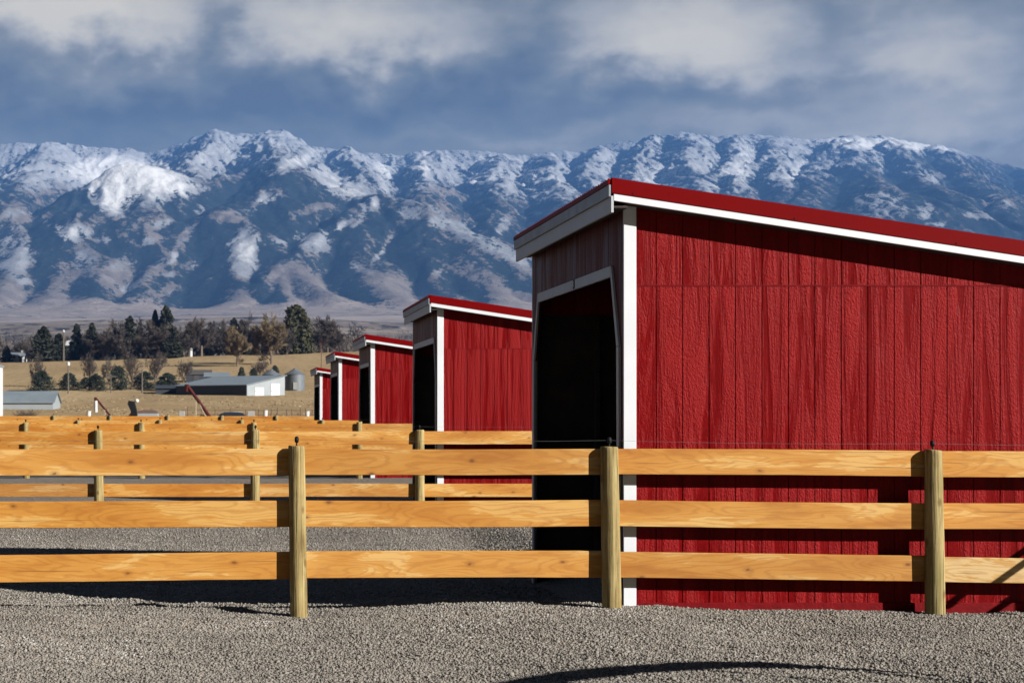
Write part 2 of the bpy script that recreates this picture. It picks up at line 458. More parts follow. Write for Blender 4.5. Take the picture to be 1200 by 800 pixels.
# loose stones: one mesh of many small irregular pebbles
def stones():
    phi = (1 + 5 ** .5) / 2
    ico = np.array([(-1, phi, 0), (1, phi, 0), (-1, -phi, 0), (1, -phi, 0), (0, -1, phi), (0, 1, phi), (0, -1, -phi), (0, 1, -phi), (phi, 0, -1), (phi, 0, 1), (-phi, 0, -1), (-phi, 0, 1)], float)
    ico /= np.linalg.norm(ico[0])
    fi = np.array([(0, 11, 5), (0, 5, 1), (0, 1, 7), (0, 7, 10), (0, 10, 11), (1, 5, 9), (5, 11, 4), (11, 10, 2), (10, 7, 6), (7, 1, 8), (3, 9, 4), (3, 4, 2), (3, 2, 6), (3, 6, 8), (3, 8, 9), (4, 9, 5), (2, 4, 11), (6, 2, 10), (8, 6, 7), (9, 8, 1)])
    pts = []
    def scatter(n, y0, y1, xl, xr, lo, hi):
        Y = RNG.uniform(y0, y1, n); 
        X = RNG.uniform(0, 1, n) * (xr(Y) - xl(Y)) + xl(Y)
        s = lo * (hi / lo) ** (RNG.uniform(0, 1, n) ** 2.2)
        pts.append(np.stack([X, Y, s], -1))
    L = lambda Y: (0 - 20 - XV) * Y / F
    R = lambda Y: (1220 - XV) * Y / F
    scatter(120000, 8.1, 11.95, L, R, .0046, .0128)
    scatter(22000, 11.9, 13.4, L, lambda Y: 0 * Y + 3.02, .0052, .014)
    scatter(68000, 13.4, 23.2, L, lambda Y: np.maximum(3.05, (632 - XV) * Y / F) * (Y > 15.5) + 3.05 * (Y <= 15.5), .007, .016)
    scatter(160, 8.1, 11.9, L, R, .014, .022)
    P = np.concatenate(pts); n = len(P)
    Z = yard_z(P[:, 0], P[:, 1]) + P[:, 2] * .18
    dirs = RNG.normal(size=(n, 1, 3))
    V = ico[None] * (1 + RNG.uniform(-.28, .28, (n, 12, 1))) * RNG.uniform(.6, 1.25, (n, 1, 3)) * np.array([1, 1, .75])
    th = RNG.uniform(0, 6.283, n); tl = RNG.normal(0, .4, n)
    c, s = np.cos(th)[:, None], np.sin(th)[:, None]
    x = V[..., 0] * c - V[..., 1] * s; y = V[..., 0] * s + V[..., 1] * c; z = V[..., 2]
    ct, st = np.cos(tl)[:, None], np.sin(tl)[:, None]
    y, z = y * ct - z * st, y * st + z * ct
    V = np.stack([x, y, z], -1) * P[:, None, 2:3] + np.stack([P[:, 0], P[:, 1], Z], -1)[:, None, :]
    faces = (fi[None] + (np.arange(n) * 12)[:, None, None]).reshape(-1, 3)
    me = np_mesh('gravel', V.reshape(-1, 3), faces)
    a = me.attributes.new('tone', 'FLOAT', 'POINT')
    a.data.foreach_set('value', np.repeat(np.clip(.10 + RNG.uniform(0, 1, n) * .74 + (fbm(P[:, 0] / .9, P[:, 1] / .7, 151, 4) - .42) * .7, 0, 1), 12).astype(np.float32))
    tag(link('gravel', me, M['stone']), 'loose grey brown crushed gravel covering the yard', 'gravel', kind='stuff')


stones()


# ---------------------------------------------------------------- mountains
def mountains():
    xs = np.arange(-2700, 6700, 9.5); ys = np.concatenate([np.arange(4450, 7200, 8.5), np.arange(7200, 11500, 11.0)])
    Y, X = np.meshgrid(ys, xs, indexing='ij')
    YC = 10500.0
    deep = lambda q: q if q < 6600 else 6600 + (q - 6600) * 4.35
    crest = [(-500, 190), (-300, 182), (0, 170), (60, 167), (110, 170), (170, 176), (215, 164), (255, 152), (285, 155), (317, 150), (340, 158), (363, 169), (400, 173), (440, 178), (480, 179), (510, 176), (545, 174), (590, 180), (640, 178), (680, 176), (705, 171), (740, 163), (767, 159), (790, 158), (804, 155), (822, 159), (837, 163), (867, 159), (904, 160), (933, 165), (983, 161), (1046, 161), (1070, 165), (1092, 170), (1142, 184), (1200, 198), (1300, 215), (1500, 235)]
    cx = np.array([(p - XV) * YC / F for p, q in crest]); cz = np.array([CZ + (YH - q) * YC / F for p, q in crest])
    wx = (fbm(X / 420, Y / 420, 41, 4) - .5); wy = (fbm(X / 420, Y / 420, 57, 4) - .5)
    Xw = X + 150 * wx; Yw = Y + 150 * wy
    yc = YC + 320 * (fbm(X / 1200, 0 * Y, 71, 3) - .5)
    Hc = np.interp(X, cx, cz)
    Hc = Hc + (fbm(X / 120, Y * 0 + 3, 77, 4) - .5) * 34
    dy = Y - yc
    H = Hc - np.where(dy < 0, -dy * 0.60, dy * .42)
    ridges = [
        [(150, 192, 6600), (112, 235, 6200), (85, 268, 5900), (75, 305, 5600), (60, 350, 5150)],
        [(150, 192, 6600), (235, 213, 6650), (300, 205, 6750)],
        [(150, 192, 6600), (175, 250, 6050), (190, 300, 5600), (150, 345, 5200)],
        [(343, 199, 6500), (250, 246, 6150), (200, 290, 5750), (165, 335, 5350)],
        [(343, 199, 6500), (405, 232, 6350), (450, 227, 6150)],
        [(343, 199, 6500), (320, 170, 7100), (317, 152, 7450)],
        [(450, 227, 6150), (513, 250, 5850), (567, 281, 5550), (620, 318, 5250), (668, 352, 4900)],
        [(450, 227, 6150), (410, 246, 5950), (372, 270, 5750), (340, 300, 5450), (300, 330, 5150)],
        [(513, 250, 5850), (505, 290, 5520), (530, 340, 5080)],
        [(567, 281, 5550), (575, 318, 5250), (600, 352, 4950)],
        [(253, 252, 6020), (300, 277, 5750), (335, 304, 5450), (395, 345, 4950)],
        [(300, 277, 5750), (283, 310, 5420), (268, 348, 5020)],
        [(410, 246, 5950), (430, 300, 5420), (480, 348, 4930)],
        [(335, 304, 5450), (330, 345, 5000)],
        [(0, 248, 6250), (22, 275, 5950), (18, 320, 5420), (0, 350, 5100)],
        [(-40, 200, 7000), (0, 248, 6250)],
        [(75, 268, 5950), (110, 300, 5600), (100, 350, 5080)],
        [(-250, 225, 6500), (-180, 290, 5700), (-150, 350, 5000)],
        [(60, 168, 7450), (30, 215, 6900), (0, 248, 6250)],
        [(255, 153, 7450), (225, 195, 6950), (235, 213, 6650)],
        [(400, 174, 7450), (420, 205, 6950), (405, 232, 6350)],
        [(510, 177, 7450), (490, 208, 7000), (500, 235, 6600)],
        [(590, 181, 7450), (570, 210, 7050), (590, 240, 6650), (575, 262, 6350)],
        [(640, 179, 7450), (640, 212, 7000), (665, 245, 6600), (660, 290, 6000)],
        [(700, 172, 7450), (690, 215, 6950), (720, 260, 6450), (740, 330, 5500)],
        [(767, 160, 7450), (745, 200, 7050), (765, 250, 6500), (790, 330, 5500)],
        [(804, 156, 7450), (812, 205, 6950), (835, 255, 6350)],
        [(867, 160, 7450), (848, 205, 7000), (880, 245, 6500), (900, 330, 5400)],
        [(904, 161, 7450), (912, 205, 6980), (935, 250, 6450)],
        [(983, 162, 7450), (960, 195, 7100), (945, 235, 6650)],
        [(983, 162, 7450), (1010, 205, 6950), (1040, 222, 6600), (1075, 262, 6250), (1090, 340, 5300)],
        [(1046, 162, 7450), (1065, 195, 7050), (1100, 225, 6650), (1150, 262, 6250)],
        [(1092, 171, 7450), (1125, 205, 7000), (1170, 240, 6550), (1230, 290, 5900)],
        [(1200, 199, 7450), (1260, 240, 6800), (1290, 320, 5700)],
    ]
    near = np.full_like(X, 9e9)
    for k, rg in enumerate(ridges):
        P = [at(q[0], q[1], deep(q[2])) for q in rg]
        sl = 0.52 + .1 * ((k * 37) % 10) / 10
        for a, b in zip(P[:-1], P[1:]):
            ax, ay, az = a; bx, by, bz = b
            dx, dyy = bx - ax, by - ay; L2 = dx * dx + dyy * dyy
            t = np.clip(((Xw - ax) * dx + (Yw - ay) * dyy) / L2, 0, 1)
            d = np.hypot(Xw - (ax + t * dx), Yw - (ay + t * dyy))
            h = az + t * (bz - az) - sl * np.sqrt(d * d + 30 ** 2) + sl * 30
            near = np.where(h >= H - 8, np.minimum(near, d), near)
            H = np.maximum(H, h)
    base = base_z(X, Y)
    rel = np.clip((H - base) / 500, 0, 1)
    calm = 1 - .72 * np.exp(-(dy / 330) ** 2)
    ero = fbm(X / 300 + 1.2 * wx, Y / 420 + 1.2 * wy, 91, 6, .55, True)
    rav = fbm(X / 75 + 2.2 * wx, Y / 330 + 1.5 * wy, 95, 4, .55, True)
    H = H + ((ero - .62) * 48 + (rav - .6) * 32) * rel * calm * (1 + .7 * sm(7000, 8500, Y)) + (fbm(X / 34, Y / 55, 93, 4, .6, True) - .6) * 13 * rel * (.45 + .55 * calm)
    kk = 22.0
    dH = H - base
    Z = base + kk * np.log1p(np.exp(np.clip(dH / kk, -30, 30))) * (dH < 600) + np.where(dH < 600, 0, dH) + .6
    # cover: forest everywhere except the snowy crest zone, the snowfields and the bare lower slopes
    gy, gx = np.gradient(Z, ys, xs)
    nx = -gx / np.sqrt(1 + gx ** 2 + gy ** 2)
    lap = np.zeros_like(Z)
    for k in (5, 14):
        lap += (Z - (np.roll(Z, k, 0) + np.roll(Z, -k, 0) + np.roll(Z, k, 1) + np.roll(Z, -k, 1)) / 4) / (k * 4.0)
    lap = np.clip(lap, -.35, .35)
    Zr = Z - base
    PX = XV + F * X / Y; PY = YH - (Z - CZ) * F / Y          # bearing and height of every point, for the survey of the cover
    big = fbm(X / 420, Y / 420, 101, 5, .55); fine = fbm(X / 52, Y / 52, 111, 4, .65)
    streak = fbm((X + .5 * Y) / 24 + 2 * wx, (Y - .3 * X) / 170 + 2 * wy, 121, 5, .62)
    PXn = PX + 16 * (fbm(X / 130, Y / 130, 131, 5, .6) - .5); PYn = PY + 14 * (fbm(X / 130, Y / 130, 137, 5, .6) - .5)
    line = np.interp(PX, [-200, 0, 60, 100, 200, 250, 300, 343, 400, 440, 480, 540, 600, 640, 700, 780, 880, 950, 1000, 1050, 1100, 1200, 1400],
                     [228, 226, 228, 216, 222, 213, 206, 190, 198, 214, 222, 226, 237, 242, 236, 238, 230, 218, 204, 192, 186, 196, 230])
    upper = 1 - sm(-22, 12, PYn - line)
    rdg = np.exp(-(near / 50.0) ** 2)
    foot = 1 - sm(30, 260, Zr)
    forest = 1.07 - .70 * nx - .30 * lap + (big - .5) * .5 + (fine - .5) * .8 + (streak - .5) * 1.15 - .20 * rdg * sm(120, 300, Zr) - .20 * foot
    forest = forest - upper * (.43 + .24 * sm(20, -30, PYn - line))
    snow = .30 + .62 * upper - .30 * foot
    # (bearing, height, half length, half width, tilt in degrees, openness, snow)
    for cx_, cy_, ra, rb, ang, op, sw in [
        (150, 213, 56, 22, 8, 1.25, 1.0), (128, 236, 24, 14, 35, 1.0, .9), (225, 224, 24, 8, 0, .7, .5), (335, 196, 30, 6, -25, .9, .6), (403, 218, 42, 13, 30, 1.0, .8),
        (317, 231, 18, 6, -20, .7, .4), (233, 246, 10, 5, 0, .7, .4), (82, 271, 21, 9, 12, 1.1, .9), (98, 307, 15, 17, 0, .9, .45), (14, 298, 28, 25, -20, .95, .6), (15, 250, 22, 10, 10, .5, .3),
        (140, 315, 27, 10, -36, .8, .3), (170, 318, 32, 8, -34, .65, .3), (222, 270, 24, 5, -50, .75, .3), (225, 310, 9, 6, 0, .6, .4), (200, 321, 9, 5, 0, .8, .5), (196, 342, 12, 5, -10, .8, .4), (60, 258, 10, 4, 20, .5, .4),
        (268, 254, 24, 6, 10, .8, -.1), (288, 285, 15, 16, 30, 1.1, .7), (286, 308, 20, 17, -40, 1.0, .6), (350, 279, 26, 9, 0, .8, .45), (383, 274, 16, 18, 0, .4, .3), (357, 338, 42, 18, 32, .95, -.3), (330, 322, 14, 9, 0, .7, .1),
        (281, 350, 13, 12, 0, .8, -.3), (45, 351, 46, 8, 0, .8, -.2), (70, 330, 15, 20, 30, .7, -.1), (8, 340, 14, 16, 0, .6, 0),
        (540, 268, 98, 9, 27, .75, .45), (545, 292, 32, 15, 32, .6, .05), (425, 315, 19, 6, 25, .85, .4), (458, 340, 34, 13, 27, .95, -.3), (560, 324, 32, 9, 25, .8, -.1), (463, 273, 24, 5, -56, .7, .3),
        (513, 320, 10, 3, -40, .9, .4), (600, 350, 30, 9, 10, 1.0, -.3), (380, 288, 22, 9, -10, .45, .3), (366, 247, 36, 4, -14, .7, .1), (610, 312, 18, 6, 35, .7, .1),
        (1072, 202, 40, 8, 10, .7, .5), (1040, 168, 75, 6, 4, .5, .6), (1030, 240, 36, 15, 8, .85, .6), (1086, 247, 10, 10, 0, .9, .6), (1170, 235, 14, 6, 20, .8, .5), (1098, 262, 14, 3, -10, .8, .5), (1145, 253, 18, 4, 5, .8, .5),
        (860, 200, 30, 12, -40, .25, .3), (770, 215, 26, 14, -40, .3, .3), (640, 222, 24, 10, -50, .3, .2), (930, 205, 30, 7, -30, .4, .3), (120, 355, 60, 6, 0, .6, -.3), (190, 262, 12, 4, -20, .8, .5), (175, 283, 10, 4, -40, .8, .5), (120, 282, 8, 3, 10, .8, .6), (205, 300, 8, 4, -30, .8, .6), (248, 290, 6, 10, 20, .6, .4), (300, 240, 26, 4, -22, .6, .3), (420, 255, 20, 4, -50, .7, .5), (440, 300, 10, 3, -45, .7, .5), (480, 250, 14, 5, 30, .7, .5), (400, 262, 10, 4, -40, .8, .6), (590, 262, 16, 5, -50, .6, .5), (150, 337, 14, 5, -25, .8, .5), (25, 332, 8, 5, 0, .8, .5), (490, 200, 10, 22, 15, .35, .4), (450, 205, 8, 18, -20, .35, .4), (560, 205, 8, 20, 25, .35, .4), (620, 210, 8, 22, -20, .35, .4)]:
        ca, sa = math.cos(math.radians(ang)), math.sin(math.radians(ang))
        u = ((PXn - cx_) * ca + (PYn - cy_) * sa) / (ra * 1.12); v = (-(PXn - cx_) * sa + (PYn - cy_) * ca) / (rb * 1.2)
        g = np.exp(-(u * u + v * v) ** 2.0)
        forest = forest - op * .92 * g; snow = snow + sw * g
    snow = snow + (fine - .5) * .45 + (big - .5) * .25
    forest = np.where(Zr < 34, forest - .8 * (1 - sm(6, 34, Zr)), forest)
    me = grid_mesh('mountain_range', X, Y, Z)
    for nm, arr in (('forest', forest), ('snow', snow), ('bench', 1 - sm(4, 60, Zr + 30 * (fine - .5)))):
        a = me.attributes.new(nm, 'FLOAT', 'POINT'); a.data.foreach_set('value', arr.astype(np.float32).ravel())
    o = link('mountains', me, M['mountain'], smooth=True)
    o['kind'] = 'structure'


mountains()


# ---------------------------------------------------------------- sheds
SLOPE = 0.153
SW, SD = 3.50, 3.70       # width along Y, depth along X
EO, FO = 0.165, 0.115      # eave overhang at the sides, at the front


def roof_z(x): return 3.24 - SLOPE * (x + FO)


def grooved_side(z0, ztop):
    """sheathing strip profile with real grooves, from z0 to the height ztop(x)"""
    pr = [(0.0, 0.0)]
    x = 0.045
    while x < SD - .02:
        pr += [(x, 0.0), (x + .001, .009), (x + .0065, .009), (x + .0075, 0.0)]
        x += 0.2026
    pr.append((SD, 0.0))
    mb = MB(); n = len(pr)
    vs = [(x, y, z0) for x, y in pr] + [(x, y, ztop(x)) for x, y in pr]
    mb.add(vs, [(i, i + 1, n + i + 1, n + i) for i in range(n - 1)])
    # back of the sheet
    mb.add([(0, .014, z0), (SD, .014, z0), (SD, .014, ztop(SD)), (0, .014, ztop(0))], [(0, 1, 2, 3)])
    return mb


def make_shed(label, number=None):
    t = thing('horse_shed', label, 'shed', group='red run-in sheds in a receding row')
    wt = lambda x: roof_z(x) - .172
    # near side wall: lower and upper sheets with a flashing line between
    w = grooved_side(0.0, lambda x: min(2.436, wt(x))).build('side_wall', M['red_side'], t, fix=False)
    up = MB()
    pr = [(0.0, 0.0)]; x = 0.045
    while x < 3.4:
        pr += [(x, 0.0), (x + .001, .009), (x + .0065, .009), (x + .0075, 0.0)]; x += .2026
    pr.append((3.62, 0.0)); n = len(pr)
    vs = [(x, y, 2.446) for x, y in pr] + [(x, y, max(2.447, wt(x))) for x, y in pr]
    up.add(vs, [(i, i + 1, n + i + 1, n + i) for i in range(n - 1)])
    up.build('upper_sheet', M['red_side'], w, fix=False)
    fl = MB(); fl.box(0.0, 3.6, -.004, .006, 2.436, 2.446); fl.build('flashing', M['red_board'], w)
    far = MB(); far.prism([(0, -.3), (SD, -.3), (SD, wt(SD)), (0, wt(0))], 1, SW - .014, SW); far.build('side_wall', M['red_side'], t)
    back = MB(); back.box(SD - .014, SD + .002, .015, SW - .015, -.3, wt(SD) - .002); back.build('back_wall', M['red_side'], t)
    # front wall with a clipped-corner opening
    yb, yt, zt, zk = .115, .335, 2.535, 1.98
    out = [(0.016, -.3), (yb, -.3), (yb + .035, zk), (yt, zt), (SW - yt, zt), (SW - yb - .035, zk), (SW - yb, -.3), (SW - .016, -.3), (SW - .016, wt(0) - .003), (0.016, wt(0) - .003)]
    fw = MB(); fw.prism(out, 0, 0.0, .015); fw.build('front_wall', M['red_front_shade'], t)
    tw = .088
    hd = MB(); hd.prism([(yt - .012, zt + tw), (yt, zt), (SW - yt, zt), (SW - yt + .012, zt + tw)], 0, -.019, .018)
    hdr = hd.build('header_trim', M['front_trim_shade'], t, bevel=.003)
    for side in (0, 1):
        f = (lambda y: y) if side == 0 else (lambda y: SW - y)
        j = MB(); j.prism([(f(yb - .07), -.3), (f(yb), -.3), (f(yb + .035), zk), (f(yb - .035), zk)], 0, -.019, .018)
        j.build('jamb_trim', M['front_trim_shade'], t, bevel=.003)
        k = MB(); k.prism([(f(yb - .035), zk + .003), (f(yb + .035), zk + .003), (f(yt - .002), zt - .003), (f(yt - .016), zt + tw - .003)], 0, -.018, .017)
        k.build('knee_trim', M['front_trim_shade'], t, bevel=.003)
    if number:
        cu = bpy.data.curves.new('number', 'FONT'); cu.body = number; cu.size = .118; cu.extrude = .002; cu.offset = .003
        cu.align_x = 'CENTER'; cu.align_y = 'CENTER'
        tmp = bpy.data.objects.new('tmp', cu); COL.objects.link(tmp)
        me = bpy.data.meshes.new_from_object(tmp.evaluated_get(bpy.context.evaluated_depsgraph_get()))
        bpy.data.objects.remove(tmp)
        nm = link('number', me, M['number'], hdr)
        nm.location = (-.023, SW * .455, zt + tw * .5); nm.rotation_euler = (math.radians(90), 0, math.radians(-90))
        nm['label'] = 'black numeral painted on the header'
    # trims
    for y0, y1 in ((-.020, -.001), (SW + .001, SW + .02)):
        c = MB(); c.prism([(-.004, -.3), (.094, -.3), (.094, wt(.094) + .01), (-.004, wt(0) + .01)], 1, y0, y1); c.build('corner_trim', M['white'], t, bevel=.003)
        c = MB(); c.prism([(SD - .09, -.3), (SD + .004, -.3), (SD + .004, wt(SD)), (SD - .09, wt(SD - .09))], 1, y0, y1); c.build('corner_trim', M['white'], t, bevel=.003)
    bb = MB(); bb.box(.095, SD - .095, -.016, -.001, -.3, .016); bb.build('base_board', M['red_board'], t, bevel=.003)
    # roof: ribbed metal sheet
    ro = MB(); x0, x1 = -FO - .03, SD + .12
    prof = []; y = -EO + .01
    while y < SW + EO - .08:
        prof += [(y, 0), (y + .030, 0), (y + .040, .020), (y + .058, .020), (y + .068, 0)]; y += .0762
    prof.append((SW + EO - .01, 0)); n = len(prof)
    ro.add([(x0, y, roof_z(x0) - .022 + h) for y, h in prof] + [(x1, y, roof_z(x1) - .022 + h) for y, h in prof], [(i, n + i, n + i + 1, i + 1) for i in range(n - 1)])
    roof = ro.build('roof', M['red_metal'], t, fix=False)
    dk = MB(); dk.add([(x, y, roof_z(x) - d) for x in (-FO + .03, x1 - .03) for y in (-EO + .025, SW + EO - .025) for d in (.026, .17)],
                      [(0, 2, 6, 4), (1, 5, 7, 3), (0, 4, 5, 1), (2, 3, 7, 6), (0, 1, 3, 2), (4, 6, 7, 5)])
    dk.build('roof_deck', M['inner_wood'], roof)
    for sgn, y in ((-1, -EO), (1, SW + EO)):
        ya, yb_ = (y, y + .022) if sgn < 0 else (y - .022, y)
        r = MB(); r.prism([(-FO - .018, roof_z(-FO - .018)), (x1, roof_z(x1)), (x1, roof_z(x1) - .118), (-FO - .018, roof_z(-FO - .018) - .118)], 1, ya - .006, yb_)
        rr = r.build('rake_flashing', M['red_metal'], t, bevel=.003)
        if sgn < 0 and number:
            for xx in (.03, 1.25, 2.47):
                q = MB(); q.lathe([(.006, 0), (.006, .003), (.003, .005)], 6)
                q.v = [(p0 + xx, ya - .006 - p2, p1 + roof_z(xx) - .098) for p0, p1, p2 in q.v]
                q.build('screw', M['black'], rr)
        r = MB(); r.prism([(-FO, roof_z(-FO) - .1195), (x1 - .01, roof_z(x1 - .01) - .1195), (x1 - .01, roof_z(x1 - .01) - .172), (-FO, roof_z(-FO) - .172)], 1, ya, yb_)
        r.build('rake_trim', M['white'], t, bevel=.002)
    ff = MB(); ff.box(-FO - .022, -FO - .001, -EO + .001, SW + EO - .001, roof_z(-FO) - .262, roof_z(-FO) - .135); ff.build('front_fascia', M['front_trim_shade'], t, bevel=.003)
    g = MB(); g.box(-FO - .040, -FO - .0235, -EO - .004, SW + EO + .004, roof_z(-FO) - .142, roof_z(-FO) - .052); g.build('drip_flashing', M['drip'], t, bevel=.002)
    eg = MB(); eg.box(-FO - .046, -FO - .0245, -EO + .002, SW + EO - .002, roof_z(-FO) - .050, roof_z(-FO) - .014); eg.build('eave_edge', M['red_metal'], roof, bevel=.002)
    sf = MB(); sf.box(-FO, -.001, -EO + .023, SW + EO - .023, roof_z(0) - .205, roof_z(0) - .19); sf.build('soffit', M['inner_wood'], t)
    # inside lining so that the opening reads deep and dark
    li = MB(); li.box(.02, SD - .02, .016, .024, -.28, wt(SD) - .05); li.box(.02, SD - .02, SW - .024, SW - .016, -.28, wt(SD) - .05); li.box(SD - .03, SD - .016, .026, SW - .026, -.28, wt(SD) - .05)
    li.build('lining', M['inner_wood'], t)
    st = MB()
    for k in range(5):
        xx = .6 + k * .72
        st.box(xx, xx + .04, SW - .115, SW - .026, -.25, wt(SD) - .06)
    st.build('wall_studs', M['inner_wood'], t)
    return t


SHEDS = [(3.063, 11.93, 0.0, 'nearest red run-in shed, with the number 3 over its dark opening', '3', 0),
         (3.232, 23.55, 0.0, 'second red run-in shed, next behind the nearest one', None, 0),
         (3.325, 35.2, 0.0, 'middle red run-in shed of the row, third from the nearest', None, 0),
         (3.46, 46.8, 0.07, 'fourth red run-in shed, second from the far end of the row', None, 0),
         (3.61, 58.4, -0.06, 'farthest and smallest red run-in shed, beside the tan field', None, 0)]
first = make_shed(SHEDS[0][3], '3'); first.location = SHEDS[0][:3]
second = make_shed(SHEDS[1][3]); second.location = SHEDS[1][:3]; second.scale = (1, .86, 1)
for X, Y, z, lab, num, _ in SHEDS[2:]:
    s = copy_tree(second); s.location = (X, Y, z); s.scale = (1, .84 if Y < 40 else 1, 1); s['label'] = lab


# ---------------------------------------------------------------- fences
def rail_mesh(L, hgt, th, seed):
    rng = random.Random(seed)
    n = max(6, int(L / .22)); mb = MB()
    vs = []
    bow = rng.uniform(-.006, .006)
    for i in range(n + 1):
        u = i / n; x = u * L
        j = lambda a: rng.uniform(-a, a)
        b = bow * 4 * u * (1 - u)
        e0 = rng.uniform(-.004, .004) if i in (0, n) else 0
        vs += [(x + e0, 0, b + j(.0012)), (x + e0, th, b + j(.001)), (x - e0, th, hgt + b + j(.0012)), (x - e0, 0, hgt + b + j(.0014))]
    fs = [(3, 2, 1, 0), (4 * n, 4 * n + 1, 4 * n + 2, 4 * n + 3)]
    for i in range(n):
        a = 4 * i
        for k in range(4): fs.append((a + k, a + (k + 1) % 4, a + 4 + (k + 1) % 4, a + 4 + k))
    mb.add(vs, fs)
    return mb


def post_mesh(h, r, seed, lean=0.0):
    rng = random.Random(seed); mb = MB(); n = 20
    zs = [-.35, 0.0, .12] + [h * k / 9 for k in range(1, 9)] + [h - .03, h - .008, h, h + .001]
    tilt = rng.uniform(-.05, .05)
    prof = []
    ph = [rng.uniform(0, 6.28) for _ in range(4)]
    for i, z in enumerate(zs):
        rr = r * (1.06 - .10 * max(z, 0) / h)
        if i == len(zs) - 2: rr *= .93
        if i == len(zs) - 1: rr *= .3
        for k in range(n):
            a = 2 * math.pi * k / n
            q = rr * (1 + .022 * math.sin(a * 2 + ph[0] + z * 1.5) + .016 * math.sin(a * 3 + ph[1] - z * 2.3) + .010 * math.sin(z * 9 + ph[2] + a))
            zz = z + (tilt * q * math.cos(a) * 3 if i >= len(zs) - 3 else 0)
            mb.v.append((q * math.cos(a) - lean * z, q * math.sin(a), zz))
    for i in range(len(zs) - 1):
        for k in range(n):
            mb.f.append((i * n + k, i * n + (k + 1) % n, (i + 1) * n + (k + 1) % n, (i + 1) * n + k))
    mb.f.append(tuple((len(zs) - 1) * n + k for k in range(n)))
    return mb


def insulator_mesh():
    mb = MB()
    mb.tube([(0, 0, -.012), (0, 0, .030)], .006, 8)
    N, n = 14, 8; o = len(mb.v); R_, r_ = .0150, .0115
    for i in range(N):
        a = 2 * math.pi * i / N
        for k in range(n):
            b = 2 * math.pi * k / n
            mb.v.append((r_ * 1.3 * math.sin(b), (R_ + r_ * math.cos(b)) * math.cos(a), .047 + (R_ + r_ * math.cos(b)) * math.sin(a)))
    for i in range(N):
        for k in range(n):
            mb.f.append((o + i * n + k, o + i * n + (k + 1) % n, o + ((i + 1) % N) * n + (k + 1) % n, o + ((i + 1) % N) * n + k))
    return mb


INS = insulator_mesh().build('insulator', M['black'], smooth=True)
INS_ME = INS.data; bpy.data.objects.remove(INS)
TONES = [(1, 1, 1), (.91, .92, 1.05), (1.06, 1.10, 1.25), (.87, .80, .72), (1.0, .93, .82), (1.07, 1.14, 1.40), (.95, 1.02, 1.35)]


def fence(label, Y, pxs, zbase, rails, r=.066, wire=True, seed=0, ztop=1.225, lean=None, tones=None):
    """rails: list of height-functions giving the rail's top and bottom at photo column px (heights above zbase)"""
    X = [(p - XV) * Y / F for p in pxs]
    t = thing('rail_fence', label, 'fence', (0, Y, 0), group='three-rail wooden paddock fences')
    tops = []
    for i, x in enumerate(X):
        rr = r * random.Random(seed * 31 + i).uniform(.94, 1.06)
        zg = float(yard_z(x, Y)) if seed == 1 else zbase
        h = ztop[i] if isinstance(ztop, list) else ztop + random.Random(seed + i * 5).uniform(-.012, .012)
        ln = lean[i] if lean else random.Random(seed * 7 + i).uniform(-.008, .012)
        me = post_mesh(h + zbase - zg, rr, seed * 97 + i, ln)
        p = me.build('post', M['post'], t, smooth=True); p.location = (x, 0, zg)
        xt = -ln * (h + zbase - zg)
        ins = link('insulator', INS_ME.copy() if False else INS_ME, None, p); ins.location = (xt, 0, h + zbase - zg)
        ins.rotation_euler = (random.uniform(-.15, .15), random.uniform(-.12, .12), random.uniform(-.4, .4))
        tops.append((x + xt, -.0, zbase + h + .047))
    a = r * .40
    for i in range(len(X) - 1):
        for k, (ft, fb) in enumerate(rails):
            x0, x1 = X[i] + .003, X[i + 1] - .003
            L = x1 - x0
            mid = (pxs[i] + pxs[i + 1]) / 2
            za0, za1 = ft(pxs[i] + 1), ft(pxs[i + 1] - 1); hb = (ft(mid) - fb(mid))
            o = rail_mesh(L, hb, .038, seed * 131 + i * 7 + k).build('rail', M['rail'], t, bevel=.003)
            o.location = (x0, a, zbase + za0 - hb)
            o.rotation_euler = (0, -math.atan2(za1 - za0, L), 0)
            c = TONES[(seed * 5 + i * 3 + k * 2) % len(TONES)]
            if tones and (i, k) in tones: c = tones[(i, k)]
            o.color = (*c, 1)
    if wire:
        w = MB(); pts = []
        for i in range(len(tops) - 1):
            A, B = Vector(tops[i]), Vector(tops[i + 1])
            for q in range(6):
                u = q / 6; p = A.lerp(B, u); p.z -= .012 * 4 * u * (1 - u); pts.append(p)
        pts.append(Vector(tops[-1]))
        w.tube(pts, .0009, 5); w.build('wire', M['wire'], t, fix=False)
    return t


# front fence: heights read along it (photo columns) because its boards are not quite level
Y1 = 11.77
def f1(tbl):
    px = [p for p, q in tbl]; hh = [CZ + (YH - q) * (Y1 + .04) / F for p, q in tbl]
    return lambda p: float(np.interp(p, px, hh))
r1 = [(f1([(-17, 526), (349, 525.6), (351, 526), (716, 525.6), (718, 525.6), (1094, 528.2), (1096, 528.4), (1475, 531.5)]), f1([(-17, 557), (716, 555.6), (1094, 558.2), (1096, 559), (1475, 562)])),
      (f1([(-17, 587.5), (349, 586), (351, 586.2), (716, 585.2), (718, 585.6), (1094, 589.2), (1096, 589.5), (1475, 593)]), f1([(-17, 618.5), (349, 617), (716, 616), (1094, 619.5), (1475, 623)])),
      (f1([(-17, 650.5), (349, 646), (351, 645.8), (716, 645.2), (718, 646.2), (1094, 650), (1096, 652), (1475, 657)]), f1([(-17, 682.5), (349, 677.5), (716, 675.8), (1094, 680.5), (1475, 687)]))]
